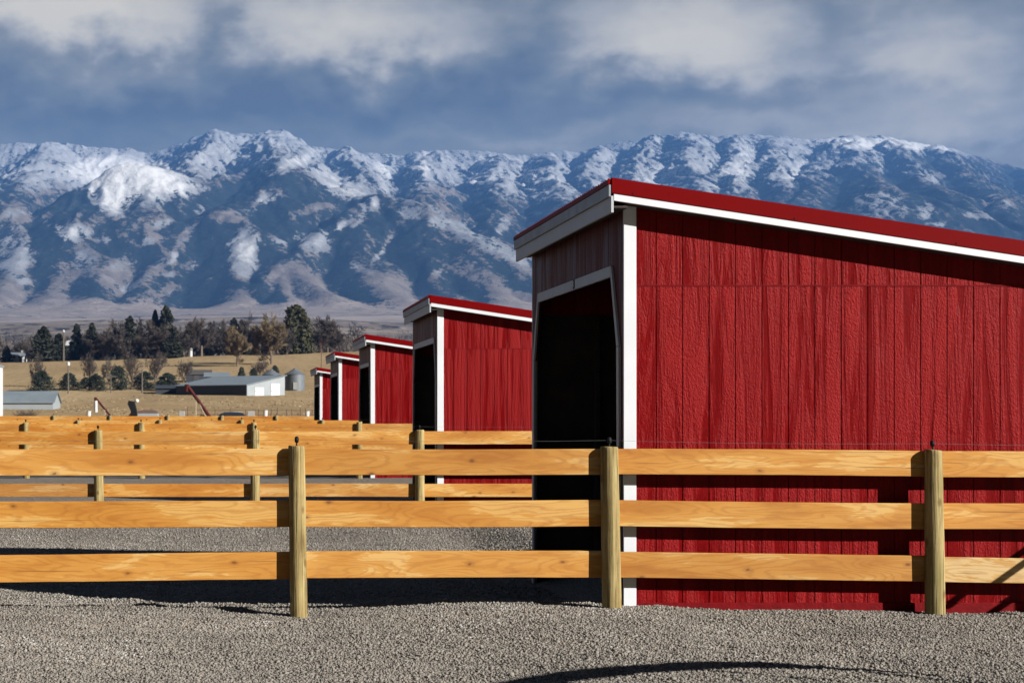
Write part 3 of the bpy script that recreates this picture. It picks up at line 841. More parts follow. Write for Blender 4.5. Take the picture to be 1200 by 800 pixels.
fence('nearest wooden rail fence, running across the front against the near shed', Y1, [-17, 350, 717, 1096, 1475], 0.0, r1, .067, True, 1,
      [1.215, 1.218, 1.212, 1.188, 1.17], [.01, .012, .016, .013, .01], {(3, 2): (.98, 1.20, 2.0), (1, 1): (1.0, 1.0, 1.05), (2, 1): (1.02, 1.08, 1.25), (2, 0): (1.03, 1.06, 1.2)})


def flat_rails(t0=1.193, h=.197, gap=.197):
    return [((lambda p, z=t0 - k * (h + gap): z), (lambda p, z=t0 - k * (h + gap) - h: z)) for k in range(3)]


fence('second wooden rail fence, in front of the second red shed', 23.36, [-68, 116, 299, 492, 684], 0.0, flat_rails(), .070, True, 2, 1.215, None, {(0, 2): (.8, .82, 1.1), (1, 2): (.97, .9, .85)})
fence('third wooden rail fence, in front of the middle red shed', 35.0, [-100, 31, 166, 298, 421, 549], 0.035, flat_rails(), .070, True, 3, 1.225)
fence('fourth wooden rail fence, in front of the second farthest red shed', 46.6, [-98, -3, 92, 187, 283, 378, 474], 0.06, flat_rails(), .068, False, 4, 1.20)
fence('fifth wooden rail fence, in front of the smallest red shed', 58.2, [-56, 20, 96, 172, 248, 324, 400, 476], -0.02, flat_rails(), .068, False, 5, 1.20)
fence('farthest wooden rail fence, at the edge of the tan field behind all sheds', 65.8, [-69, -3, 63, 129, 197, 260, 324, 389, 455], 0.15, flat_rails(), .070, False, 6, 1.225)


# ---------------------------------------------------------------- trees
def quads_mesh(name, C, A, B):
    """one quad per row: centre C with half axes A and B"""
    V = np.stack([C - A - B, C + A - B, C + A + B, C - A + B], 1).reshape(-1, 3)
    f = np.arange(len(V)).reshape(-1, 4)
    return np_mesh(name, V, f)


def conifer_crown(h, w, seed, full=0.5, base=.04, dens=5200, top=1.0):
    rng = np.random.default_rng(seed)
    # whorls of drooping boughs, each bough a spray of small needle faces
    nb = int(dens / 42); C = []; A = []; B = []
    ang0 = rng.uniform(0, 6.28)
    for i in range(nb):
        u = rng.uniform(0, 1) ** .8
        z = h * (base + (1 - base) * u)
        rad = w * .5 * ((1 - u) ** (full)) * (1 if u > .12 else .55 + u * 3.7) * rng.uniform(.72, 1.12) * top + .05
        th = rng.uniform(0, 6.28)
        rad *= 1 + .20 * math.sin(2 * th + ang0) + .12 * math.sin(3 * th + z * .9 + ang0)
        k = 42
        t = rng.uniform(.12, 1, k) ** .65
        droop = rng.uniform(.0, .28)
        cx = np.cos(th) * rad * t; cy = np.sin(th) * rad * t
        cz = z - droop * rad * t + rng.normal(0, .05 * h / 8, k)
        jit = rng.normal(0, .10 * rad + .04, (k, 3)) * (t[:, None])
        C.append(np.stack([cx, cy, cz], -1) + jit)
        sz = (.016 * h + .03) * rng.uniform(.6, 1.5, k)
        a = rng.normal(0, 1, (k, 3)); a /= np.linalg.norm(a, axis=1)[:, None]
        b = np.cross(a, rng.normal(0, 1, (k, 3))); b /= np.linalg.norm(b, axis=1)[:, None]
        A.append(a * sz[:, None]); B.append(b * (sz * .6)[:, None])
    return np.concatenate(C), np.concatenate(A), np.concatenate(B)


def bare_crown(h, w, seed, twigs=2600, low=.12):
    rng = random.Random(seed); mb = MB(); tw = []
    def rv(a): return Vector((rng.gauss(0, a), rng.gauss(0, a), rng.gauss(0, a)))
    def env(p):
        zz = (p.z - h * .54) / (h * .46)
        return (math.hypot(p.x, p.y) / (w * .5)) ** 2 + zz * zz
    def grow(p, d, L, r, lev):
        n = 3; pts = [p.copy()]; q = p.copy(); dd = d.copy()
        for i in range(n):
            dd = (dd + rv(.13) + Vector((0, 0, .07))).normalized(); q = q + dd * (L / n)
            if lev and env(q) > 1.0: q = pts[-1] + dd * (L / n) * .35
            pts.append(q.copy())
        mb.tube(pts, [r, r * .84, r * .7, r * .5], 4 if lev < 2 else 3, False)
        if lev >= 2: tw.append((pts[0], pts[2])); tw.append((pts[1], pts[3]))
        if lev >= 4: return
        k = [6, 5, 4, 3][lev]
        for i in range(k):
            t = rng.uniform(.25, 1.0) if i else 1.0
            j = min(2, int(t * 3)); b = pts[j].lerp(pts[j + 1], min(1, t * 3 - j))
            sp = [.62, .55, .6, .6][lev] if i else .22
            nd = (dd + rv(sp) + Vector((0, 0, .18))).normalized()
            grow(b, nd, ([h * .36, L * .66, L * .66, L * .6][lev]) * rng.uniform(.75, 1.15), max(r * .5, h * .0012), lev + 1)
    grow(Vector((0, 0, 0)), Vector((0, 0, 1)), h * low * 1.4, h * .018, 0)
    P0 = []; P1 = []
    for i in range(twigs):
        a, b = tw[rng.randrange(len(tw))]
        s = a.lerp(b, rng.random()); d = ((b - a).normalized() + rv(.45) + Vector((0, 0, .2))).normalized()
        e = s + d * h * rng.uniform(.03, .09)
        P0.append(s[:]); P1.append(e[:])
    P0 = np.array(P0); P1 = np.array(P1)
    ax = (P1 - P0) * .5; side = np.cross(ax, np.random.default_rng(seed).normal(0, 1, ax.shape)); side /= np.linalg.norm(side, axis=1)[:, None] + 1e-9
    o = len(mb.v); Cc = (P0 + P1) * .5; wd = .0031 * h + .003
    V = np.stack([Cc - ax - side * wd, Cc + ax - side * wd * .5, Cc + ax + side * wd * .5, Cc - ax + side * wd], 1).reshape(-1, 3)
    mb.v += [tuple(v) for v in V]; mb.f += [tuple(o + 4 * i + k for k in range(4)) for i in range(twigs)]
    A = np.array(mb.v); zmax = np.percentile(A[:, 2], 99.7); rmax = np.percentile(np.hypot(A[:, 0], A[:, 1]), 97)
    kx = np.clip(A[:, 2] / (h * .2), 0, 1); f = 1 + (w * .5 / rmax - 1) * kx
    A[:, 0] *= f; A[:, 1] *= f; A[:, 2] *= h / zmax
    mb.v = [tuple(p) for p in A]
    return mb


PROTO = {}
def crown_data(kind, var):
    key = (kind, var)
    if key in PROTO: return PROTO[key]
    s = 100 + var * 17 + len(kind)
    if kind in ('conifer', 'pine', 'juniper'):
        if kind == 'conifer': C, A, B = conifer_crown(10, [4.6, 4.0, 5.4][var % 3], s, [.75, .6, .6][var % 3], .03, 8200)
        elif kind == 'pine': C, A, B = conifer_crown(10, 6.4, s, .42, .01, 13000)
        else: C, A, B = conifer_crown(10, [11.5, 12.5, 10.0][var % 3], s, .45, .0, 6500)
        me = quads_mesh(kind + '_crown', C, A, B)
        me.materials.append({'conifer': M['needle'], 'pine': M['needle_olive'], 'juniper': M['juniper']}[kind])
        tr = MB(); tr.tube([(0, 0, -.6), (0.05, 0, 4), (0, .03, 9.3)], [.24, .15, .03], 7); tm = tr
    else:
        w = [6.5, 8.0, 7.2, 5.2][var % 4]
        tw = {'bare': 8500, 'willow': 11000, 'scrub': 2600}[kind]
        mb = bare_crown(10, w if kind != 'scrub' else 6, s, tw, .12 if kind != 'scrub' else .06)
        me = bpy.data.meshes.new(kind + '_crown'); me.from_pydata(mb.v, [], mb.f); me.materials.append({'bare': M['twig_dark'], 'willow': M['twig_tan'], 'scrub': M['twig_dark']}[kind])
        tr = MB(); tr.tube([(0, 0, -.6), (0.02, 0, 1.2), (0, .02, 2.9)], [.26, .2, .15], 7); tm = tr
    tme = bpy.data.meshes.new('trunk'); tme.from_pydata(tm.v, [], tm.f); tme.materials.append(M['bark'])
    PROTO[key] = (me, tme); return PROTO[key]


def tree(name, kind, var, px, ytop, Y, label, wpx=None, group='trees along the hill crest', ybase=None, rot=None):
    x = (px - XV) * Y / F; z = float(base_z(x, Y)) - .05
    top = CZ + (YH - ytop) * Y / F
    h = max(1.0, top - z)
    t = thing(name, label, 'tree' if kind not in ('juniper', 'scrub') else 'shrub', (x, Y, z), rot if rot is not None else random.uniform(0, 6.28), group)
    cm, tm = crown_data(kind, var)
    nat = {'conifer': [4.6, 4.0, 5.4][var % 3], 'pine': 6.4, 'juniper': [11.5, 12.5, 10.][var % 3], 'scrub': 6}.get(kind, [6.5, 8.0, 7.2, 5.2][var % 4])
    s = h / 10.0
    sw = (wpx * Y / F) / nat if wpx else s
    for nm, me in (('crown', cm), ('trunk', tm)):
        o = bpy.data.objects.new(nm, me); COL.objects.link(o); o.parent = t; o.scale = (sw, sw, s)
    return t


CR = 'trees along the hill crest'
T = [
    ('conifer_tree', 'conifer', 0, 8, 405, 405, 'small dark conifer at the left edge of the crest, left of the white house', 13),
    ('conifer_tree', 'conifer', 2, 51, 383, 398, 'broad dark conifer right of the low white house, left of the tall utility pole', 26),
    ('conifer_tree', 'conifer', 1, 69, 391, 402, 'dark conifer directly behind the tall utility pole', 18),
    ('conifer_tree', 'conifer', 1, 90, 380, 404, 'slim dark conifer just right of the tall utility pole', 15),
    ('conifer_tree', 'conifer', 0, 108, 379, 401, 'dark pointed conifer between the white-roofed house and the gabled white house', 20),
    ('bare_tree', 'bare', 0, 121, 385, 398, 'bare brown tree left of the gabled white house', 24),
    ('bare_tree', 'bare', 1, 137, 376, 408, 'pale bare tree rising behind the gabled white house', 30),
    ('conifer_tree', 'conifer', 1, 152, 371, 403, 'slender dark conifer left of the tallest conifer clump', 19),
    ('bare_tree', 'bare', 2, 150, 388, 396, 'low bare brown tree in front of the slender dark conifer', 26),
    ('bare_tree', 'bare', 1, 168, 374, 404, 'bare brown tree left of the tallest conifer clump', 30),
    ('conifer_tree', 'conifer', 0, 182, 364, 412, 'thin conifer tip joined to the left of the tallest conifer', 17),
    ('conifer_tree', 'conifer', 2, 194, 359, 410, 'tallest dark conifer on the crest, left of the white tank', 24),
    ('bare_tree', 'bare', 0, 186, 381, 398, 'wide bare brown tree in front of the tallest conifer', 34),
    ('conifer_tree', 'conifer', 2, 203, 392, 396, 'low dark conifer at the foot of the tallest conifer, left of the white tank', 20),
    ('bare_tree', 'bare', 2, 215, 384, 400, 'round bare tree right behind the white tank', 28),
    ('bare_tree', 'bare', 3, 236, 373, 404, 'tall dark bare tree left of the dark gabled house', 28),
    ('bare_tree', 'bare', 1, 257, 376, 410, 'bare grey tree behind the dark gabled house', 30),
    ('conifer_tree', 'conifer', 1, 274, 373, 412, 'dark conifer top showing above the left tan willow', 16),
    ('conifer_tree', 'conifer', 0, 283, 375, 411, 'dark conifer top right of the left tan willow', 14),
    ('bare_tree', 'bare', 2, 298, 370, 406, 'bare brown tree between the two tan willows', 28),
    ('willow_tree', 'willow', 0, 278, 383, 345, 'tan bare willow left of its bigger tan neighbour', 32),
    ('willow_tree', 'willow', 1, 318, 369, 350, 'largest tan bare willow, left of the big rounded pine', 46),
    ('pine_tree', 'pine', 0, 347, 358, 398, 'big rounded olive green pine near the right end of the crest', 36),
    ('bare_tree', 'bare', 0, 336, 385, 392, 'small bare tree between the largest tan willow and the big pine', 18),
    ('bare_tree', 'bare', 3, 376, 371, 404, 'tall bare tree right of the big rounded pine', 26),
    ('bare_tree', 'bare', 1, 391, 380, 410, 'bare tree farthest right on the crest, behind the shed roofs', 26),
    ('bare_tree', 'bare', 2, 30, 400, 410, 'short bare tree behind the low white house', 20),
]
for a in T: tree(*a[:7], wpx=a[7] * (1.38 if a[1] in ('conifer', 'bare') else 1.1), group=CR)
for i, (px, top) in enumerate([(22, 399), (38, 396), (60, 392), (78, 394), (98, 388), (115, 393), (127, 388), (144, 390), (160, 386), (175, 392), (179, 379), (198, 386), (208, 390), (226, 391), (230, 386), (246, 390), (265, 384), (290, 381), (306, 379), (325, 380), (331, 392), (363, 384), (384, 386)]):
    tree('thicket_tree', 'bare', i % 4, px, top, 414 + (i * 7) % 16, 'bare grey brown tree in the tangled thicket behind the crest trees', 32, 'thicket of bare trees behind the crest')
JG = 'dark junipers in a row below the crest'
for i, (px, top, w, lab) in enumerate([(49, 435, 25, 'leftmost dark round juniper in the row above the low grey roof'), (81, 438, 25, 'dark juniper with the thin short pole standing before it'), (101, 443, 15, 'small dark juniper left of the pale bare stem'),
                                       (113, 439, 20, 'dark juniper between the small juniper and the largest one'), (139, 430, 24, 'largest dark juniper in the row, neat and rounded'), (169, 436, 24, 'dark juniper beside the pale short pole'), (196, 438, 30, 'wide dark juniper next to the long grey barn')]):
    tree('juniper_bush', 'juniper', i, px, top - 1, 262 + (i % 3) * 3, lab, w * 1.4, JG)
for i, (px, top, Y, w, lab) in enumerate([(283, 430, 292, 15, 'small evergreen behind the middle of the long barn roof'), (297, 431, 295, 13, 'small evergreen behind the barn roof, left of the grain bins'), (322, 428, 296, 16, 'small evergreen behind the cone of the rear grain bin')]):
    tree('evergreen_bush', 'juniper', i + 1, px, top, Y, lab, w, 'evergreens behind the long barn')
for i, (px, top, Y, w, lab) in enumerate([(45, 418, 280, 16, 'bare scrub tree above the leftmost juniper'), (105, 417, 285, 18, 'bare scrub tree above the small juniper'), (155, 416, 284, 20, 'bare scrub tree above the pale short pole'), (182, 414, 288, 22, 'bare scrub tree right of the pale short pole, below the crest'),
                                          (128, 421, 290, 15, 'thin bare scrub tree above the largest juniper'), (215, 424, 290, 16, 'bare scrub tree beside the dark shed roofs'), (305, 424, 300, 16, 'bare scrub tree at the foot of the largest tan willow')]):
    tree('scrub_tree', 'scrub', i % 4, px, top - 3, Y, lab, w * 1.3, 'bare scrub trees on the hillside')


def far_woods():
    rng = np.random.default_rng(5)
    C = []; A = []; B = []
    for k in range(1150):
        Y = rng.uniform(520, 1250) if k < 900 else rng.uniform(432, 500)
        px = (rng.uniform(-60, 640) if k > 150 else rng.uniform(340, 640)) if k < 900 else rng.uniform(-40, 420)
        x = (px - XV) * Y / F; z = float(base_z(x, Y)); h = rng.uniform(6, 13) if k < 900 else rng.uniform(4.5, 8); w = h * rng.uniform(.55, .9)
        n = 130
        u = rng.normal(0, .42, (n, 3)); u /= np.maximum(1, np.linalg.norm(u, axis=1))[:, None]
        h *= 1.2; C.append(np.array([x, Y, z + h * .55]) + u * np.array([w * .5, w * .5, h * .5]))
        d = rng.normal(0, 1, (n, 3)); d[:, 2] = np.abs(d[:, 2]) * 1.6; d /= np.linalg.norm(d, axis=1)[:, None]
        s = np.cross(d, rng.normal(0, 1, (n, 3))); s /= np.linalg.norm(s, axis=1)[:, None]
        A.append(d * (h * .10)); B.append(s * (h * .010))
    tag(link('far_woods', quads_mesh('far_woods', np.concatenate(C), np.concatenate(A), np.concatenate(B)), M['far_wood']),
        'hazy bare woodland filling the valley beyond the crest', 'woodland', kind='stuff')


far_woods()


def grass_tufts():
    rng = np.random.default_rng(9); n = 9000
    Y = 75 * (330 / 75) ** rng.uniform(0, 1, n); px = rng.uniform(-30, 430, n); X = (px - XV) * Y / F
    keep = fbm(X / 9, Y / 16, 61, 4) > .47
    X, Y = X[keep], Y[keep]; Z = base_z(X, Y); n = len(X)
    h = rng.uniform(.03, .11, n); th = rng.uniform(0, 3.14, n)
    C = np.stack([X, Y, Z + h * .45], -1)
    A = np.stack([np.cos(th) * .06, np.sin(th) * .06, 0 * th], -1) * rng.uniform(.6, 1.8, (n, 1)); B = np.stack([rng.normal(0, .05, n), rng.normal(0, .05, n), h * .5], -1)
    tag(link('dry_grass', quads_mesh('dry_grass', C, A, B), simple('straw_grass', (0.28, 0.21, 0.125), .95, 0, .35, .3)), 'dry tan grass tufts on the field', 'grass', kind='stuff')


grass_tufts()


# ---------------------------------------------------------------- far buildings and machinery
def gz(x, Y): return float(base_z(x, Y))


def window_part(t, x, z, y, w=.9, h=1.1):
    m = MB(); m.box(x - w / 2, x + w / 2, y - .05, y - .005, z, z + h); f = m.build('window', M['house_white'], t)
    p = MB(); p.box(x - w / 2 + .1, x + w / 2 - .1, y - .06, y - .052, z + .1, z + h - .1); p.build('pane', M['glass'], f)


def house(name, label, px0, px1, ytop, yeave, Y, wallm, roofm, ridge_x=True, wins=2):
    xa, xb = at(px0, 0, Y).x, at(px1, 0, Y).x; z = gz((xa + xb) / 2, Y) - .3
    ze = CZ + (YH - yeave) * Y / F - z; zr = CZ + (YH - ytop) * Y / F - z
    w = xb - xa; d = 7.0
    t = thing(name, label, 'house', ((xa + xb) / 2, Y, z), 0, 'farmhouses among the crest trees')
    m = MB()
    if ridge_x: m.box(-w / 2, w / 2, 0, d, 0, ze)
    else: m.prism([(-w / 2, 0), (w / 2, 0), (w / 2, ze), (0, zr - .15), (-w / 2, ze)], 1, 0, d)
    m.build('wall', wallm, t)
    r = MB()
    if ridge_x:
        r.prism([(-.4, ze - .05), (d / 2, zr), (d + .4, ze - .05), (d + .4, ze + .12), (d / 2, zr + .2), (-.4, ze + .12)], 0, -w / 2 - .3, w / 2 + .3)
    else:
        r.prism([(-w / 2 - .35, ze - .2), (0, zr - .1), (w / 2 + .35, ze - .2), (w / 2 + .35, ze), (0, zr + .1), (-w / 2 - .35, ze)], 1, -.3, d + .3)
    rf = r.build('roof', roofm, t)
    c = MB(); c.box(w * .18, w * .18 + .5, d * .45, d * .45 + .5, zr - .8, zr + .7); c.build('chimney', M['concrete'], rf)
    for k in range(wins): window_part(t, -w / 2 + w * (k + .7) / (wins + .6), 1.3, 0, min(.9, w * .25))
    dr = MB(); dr.box(w / 2 - 1.2 if w > 3 else -.3, w / 2 - .4 if w > 3 else .3, -.06, -.004, .3, 2.2); dr.build('door', M['dark_roof'], t)
    return t


house('white_house', 'low white house at the left end of the crest', 12, 28, 413, 417, 406, M['house_white'], M['barn_roof'])
house('white_roofed_house', 'house with a bright white roof beside the tall utility pole', 77, 90, 399, 404.5, 415, M['barn_dark'], M['house_white'])
house('gabled_house', 'white gabled house half hidden behind bare trees', 124, 137, 401, 408, 413, M['house_white'], M['dark_roof'], False)
house('dark_gabled_house', 'dark gabled house with grey siding on the crest, left of the tan willows', 243, 259, 394, 402, 418, M['barn_wall'], M['dark_roof'], False)

t = thing('white_tank', 'upright white tank on the crest in front of the bare trees', 'tank', (at(223.5, 0, 402).x, 402, gz(at(223.5, 0, 402).x, 402) - .2))
m = MB(); m.lathe([(.45, 0), (.45, 2.2), (.38, 2.45), (.12, 2.6)], 14); m.build('tank_body', M['house_white'], t, smooth=False)
m = MB(); m.tube([(0, 0, 2.6), (0, 0, 2.85)], .1, 8); m.build('filler_cap', M['black'], t)


def pole(label, px, ytop, Y, r=.14, cap=True, arm=False):
    x = at(px, 0, Y).x; z = gz(x, Y); h = CZ + (YH - ytop) * Y / F - z
    t = thing('utility_pole', label, 'pole', (x, Y, z), 0, 'utility poles on the hill')
    m = MB(); m.tube([(0, 0, -.3), (0, 0, h)], [r, r * .75], 8); m.build('pole_shaft', M['utility_wood'], t)
    if cap: m = MB(); m.lathe([(.10, 0), (.26, .1), (.28, .5), (.15, .65)], 10, (0, 0, h - .1)); m.build('transformer', M['house_white'], t)
    if arm: m = MB(); m.box(-.9, .9, -.18, -.08, h - .5, h - .36); m.build('cross_arm', M['utility_wood'], t)


pole('tall grey utility pole with a pale transformer, standing on the crest', 74.5, 389, 396, .24)
pole('short thin utility pole in front of a dark juniper', 80, 428, 255, .12, True)
pole('pale short pole standing right of the largest juniper', 166.5, 433, 255, .13, False)
pole('slim stub pole standing left of the largest juniper', 130, 438, 256, .09, False, True)
t = thing('radio_mast', 'thin red radio mast above the smallest shed roof', 'mast', (at(376.5, 0, 300).x, 300, gz(at(376.5, 0, 300).x, 300)))
m = MB(); m.tube([(0, 0, 0), (0, 0, 7.5)], .05, 5); m.build('mast_tube', M['auger_red'], t)
m = MB(); m.box(-.5, .5, -.02, .02, 6.7, 6.76); m.build('antenna_bar', M['auger_red'], t)

# long grey barn with one sloping roof
Yb = 240.0; xb = at(289, 0, Yb).x; zb = gz(xb, Yb) - .15
th = math.radians(40); t = thing('long_barn', 'long grey metal barn with two white doors in its lit end', 'barn', (xb, Yb, zb), -th)
Lb, Wb = 14.6, 9.6; h0, h1 = 1.75, 3.35
m = MB(); m.box(-Lb, -.06, 0, .1, -1, h0); m.build('long_wall', M['barn_dark'], t)  # long wall coloured dark to stand for the shade on this side
m = MB(); m.prism([(0.11, -1), (Wb, -1), (Wb, h1), (0.11, h0)], 0, -.1, 0); m.build('end_wall', M['barn_wall'], t)
m = MB(); m.prism([(0.11, -1), (Wb, -1), (Wb, h1), (0.11, h0)], 0, -Lb, -Lb + .1); m.build('end_wall', M['barn_wall'], t)
m = MB(); m.box(-Lb + .11, -.11, Wb - .1, Wb, -1, h1); m.build('rear_wall', M['barn_wall'], t)
m = MB(); m.prism([(-.3, h0 - .02), (Wb + .3, h1 + .06), (Wb + .3, h1 + .16), (-.3, h0 + .09)], 0, -Lb - .3, .25); m.build('roof', M['barn_roof'], t)
m = MB()
for k in range(24): m.box(-Lb - .2 + k * .63, -Lb - .17 + k * .63, -.3, Wb + .3, 0, 0)
for (y0, y1, hd_) in ((2.0, 4.2, 1.45), (6.0, 8.2, 2.1)):
    d = MB(); d.box(.004, .06, y0, y1, -.2, hd_); dd = d.build('door', M['house_white'], t)
    e = MB(); e.box(.061, .08, y0 + .15, y0 + .25, .8, 1.0); e.build('handle', M['black'], dd)
t = thing('lean_to_shed', 'low dark lean-to against the left end of the long barn', 'shed', (at(198, 0, 252).x, 252, gz(at(198, 0, 252).x, 252) - .1))
m = MB(); m.box(-2.2, 2.2, 0, 3, -.5, 1.0); m.build('wall', M['barn_dark'], t); m = MB(); m.prism([(-.3, 1.0), (3.2, 1.5), (3.2, 1.6), (-.3, 1.1)], 0, -2.4, 2.4); m.build('roof', M['barn_dark'], t)


def bin_(label, px, Y, wpx, ytop, yeave):
    x = at(px, 0, Y).x; z = gz(x, Y) - .2; r = wpx * Y / F / 2; ze = CZ + (YH - yeave) * Y / F - z; zt = CZ + (YH - ytop) * Y / F - z
    t = thing('grain_bin', label, 'grain bin', (x, Y, z), 0, 'grain bins beside the long barn')
    m = MB(); prof = [(r, 0)]
    k = .1
    while k < ze: prof += [(r * 1.012, k), (r * .992, k + .12)]; k += .24
    m.lathe(prof + [(r, ze)], 28); m.build('bin_wall', M['bin'], t, smooth=True)
    m = MB(); m.lathe([(r * 1.06, ze - .03), (r * 1.06, ze + .02), (r * .16, zt - .12), (r * .16, zt), (.02, zt + .05)], 28); m.build('cone_roof', M['bin'], t)
    m = MB(); m.box(-.35, .35, -r - .06, -r + .1, .3, 1.5); m.build('hatch', M['concrete'], t)


bin_('round grain bin with a cone roof, standing alone right of the long barn', 345.5, 262, 23, 431.5, 438.5)
bin_('grain bin of which only the cone roof shows behind the long barn', 318, 272, 21, 432.5, 439)


def low_shed(name, label, px0, px1, yr, ye, Y, wm, rm, d=6, gable=False):
    xa, xb_ = at(px0, 0, Y).x, at(px1, 0, Y).x; z = gz((xa + xb_) / 2, Y) - .5; ze = CZ + (YH - ye) * Y / F - z; zr = CZ + (YH - yr) * Y / F - z
    t = thing(name, label, 'shed', (xa, Y, z)); L = xb_ - xa
    m = MB(); m.prism([(0, 0), (d, 0), (d, ze), (d / 2, zr - .1), (0, ze)], 0, 0, L); m.build('wall', wm, t)
    m = MB(); m.prism([(-.2, ze - .06), (d / 2, zr - .04), (d + .2, ze - .06), (d + .2, ze + .05), (d / 2, zr + .06), (-.2, ze + .05)], 0, -.2, L + .2); m.build('roof', rm, t)
    m = MB(); m.box(L * .3, L * .3 + 1.1, -.06, -.004, .3, ze * .9); m.build('door', M['dark_roof'], t)


low_shed('low_barn', 'low grey blue roofed barn at the left edge below the junipers', -70, 62, 458, 471.5, 178, M['barn_wall'], M['barn_roof'], 8)
low_shed('dark_roofed_shed', 'dark roofed shed behind the left part of the long barn', 218, 247, 433, 438.5, 292, M['barn_dark'], M['dark_roof'])
low_shed('grey_roofed_shed', 'grey roofed shed just behind the long barn roof', 240, 268, 436, 441, 284, M['barn_dark'], M['barn_roof'])
low_shed('white_trailer', 'small white trailer box behind the left end of the long barn', 222, 234, 437.6, 438.8, 305, M['barn_wall'], M['house_white'], 3)

# white shed corner at the left edge
Yw = 92.0; t = thing('white_shed', 'tall white shed whose corner shows at the left edge', 'shed', (at(3.4, 0, Yw + 3.5).x, Yw, -.1))
hw = CZ + (YH - 428.5) * Yw / F + .1
m = MB(); m.box(-4, 0, 0, 3.5, 0, hw); m.build('wall', M['house_white'], t, bevel=.01)
m = MB(); m.box(-4.1, .06, -.06, 3.6, hw + .003, hw + .11); m.build('roof', M['galv'], t)
m = MB(); m.box(-2.6, -1.2, -.05, -.004, .1, 2.2); m.build('door', M['barn_wall'], t)


def auger(label, px0, y0, px1, y1, Y, r, legs, spout=False):
    A, B = at(px0, y0, Y), at(px1, y1, Y); gA = gz(A.x, Y)
    B.z = min(B.z, gz(B.x, Y) + .3)
    t = thing('grain_auger', label, 'auger', (B.x, Y, gz(B.x, Y)), 0, 'grain augers in the field')
    o = Vector((B.x, Y, gz(B.x, Y))); a, b = A - o, B - o
    m = MB(); m.tube([b, b.lerp(a, .5), a], r, 10); m.build('tube', M['auger_red'], t)
    m = MB(); m.tube([a + Vector((0, 0, .05)), a - (a - b).normalized() * .1 + Vector((-.1, 0, -.5))], [r * 1.35, r * 1.1], 8); m.build('discharge_head', M['auger_red'], t)
    if spout: m = MB(); m.tube([a + Vector((0.02, -.1, -.25)), a + Vector((.03, -.1, -1.25))], .15, 10); m.build('spout', M['house_white'], t)
    for (u, dx) in legs:
        p = b.lerp(a, u)
        for sy in (-.45, .45):
            m = MB(); m.tube([p, Vector((p.x + dx, sy, gz(o.x + p.x + dx, Y + sy) - o.z))], .035, 6); m.build('leg', M['tan_steel'], t)
    m = MB(); m.lathe([(.35, 0), (.35, .18)], 12, (0, 0, 0)); 
    m.build('intake_hopper', M['auger_red'], t)
    for sy in (-.75, .75):
        w = MB(); w.tube([(b.lerp(a, .35).x, sy - .08, .3), (b.lerp(a, .35).x, sy + .08, .3)], .32, 14); w.build('wheel', M['rubber'], t)


auger('long dark red grain auger on tan legs, in front of the long barn', 219, 451, 247, 488, 138, .15, [(.62, 0), (.58, 1.0)])
auger('short red grain auger with a white discharge spout', 112, 466, 132, 489, 136, .09, [(.5, .3)], True)

# grain truck, loader chute, car and other things half hidden by the last fence
Yt = 128.0; x0 = at(173, 0, Yt).x; z0 = gz(x0, Yt)
t = thing('grain_truck', 'grey and white grain truck box under a brown tarp', 'truck', (x0, Yt, z0))
m = MB(); m.box(-.9, .85, -.1, 2.2, .5, 1.05); m.build('box_body', M['barn_wall'], t, bevel=.02)
m = MB(); m.box(-.95, .9, -.12, -.101, .52, .72); m.build('side_board', M['house_white'], t)
m = MB(); m.prism([(-.92, 1.051), (.87, 1.051), (.7, 1.24), (.2, 1.33), (-.4, 1.33), (-.8, 1.24)], 1, -.12, 2.25); m.build('tarp', M['tarp'], t)
for dx in (-.6, .55):
    w = MB(); w.tube([(dx, -.12, .36), (dx, .12, .36)], .36, 14); w.build('wheel', M['rubber'], t)
m = MB(); m.prism([(-2.1, .45), (-.96, .45), (-.96, 1.2), (-1.3, 1.2), (-1.6, .85), (-2.1, .8)], 1, .1, 2.0); cb = m.build('cab', M['auger_red'], t, bevel=.02)
m = MB(); m.box(-1.4, -1.05, .085, .098, .85, 1.1); m.build('window', M['glass'], cb)
xl = at(156, 0, 126).x; zl = gz(xl, 126)
t = thing('loader_chute', 'black upright loader chute with a white lamp on top', 'machine', (xl, 126, zl))
m = MB(); m.prism([(-.1, 0), (.42, 0), (.3, 1.35), (.12, 2.05), (-.38, 2.15), (-.45, 1.85), (-.2, 1.3)], 1, 0, .5); m.build('chute', M['black'], t, bevel=.03)
m = MB(); m.lathe([(.03, -.17), (.15, -.1), (.18, 0), (.15, .1), (.03, .17)], 12, (.28, .2, 2.12)); m.build('lamp', M['house_white'], t, smooth=True)
m = MB(); m.tube([(-.1, .2, .95), (-1.4, .2, .35)], .06, 6); m.build('drawbar', M['tan_steel'], t)
Yc = 112.0; xc = at(273, 0, Yc).x; zc = gz(xc, Yc)
t = thing('parked_car', 'dark blue parked car with only its roof showing over the fence', 'car', (xc, Yc, zc))
m = MB(); m.prism([(-2.0, .3), (2.0, .3), (2.05, .75), (1.3, .88), (-1.5, .9), (-2.0, .8)], 1, 0, 1.7); m.build('body', M['car_paint'], t, bevel=.05)
m = MB(); m.prism([(-1.2, .89), (1.15, .87), (.75, 1.36), (.3, 1.44), (-.6, 1.43), (-.95, 1.3)], 1, .12, 1.58); cab = m.build('cabin', M['car_paint'], t, bevel=.04)
m = MB(); m.prism([(-.95, .95), (.9, .95), (.66, 1.3), (-.8, 1.3)], 1, .085, .118); m.build('window', M['glass'], cab)
m = MB(); m.box(.05, .7, .5, .9, 1.4405, 1.46); m.build('roof_hatch', M['house_white'], cab)
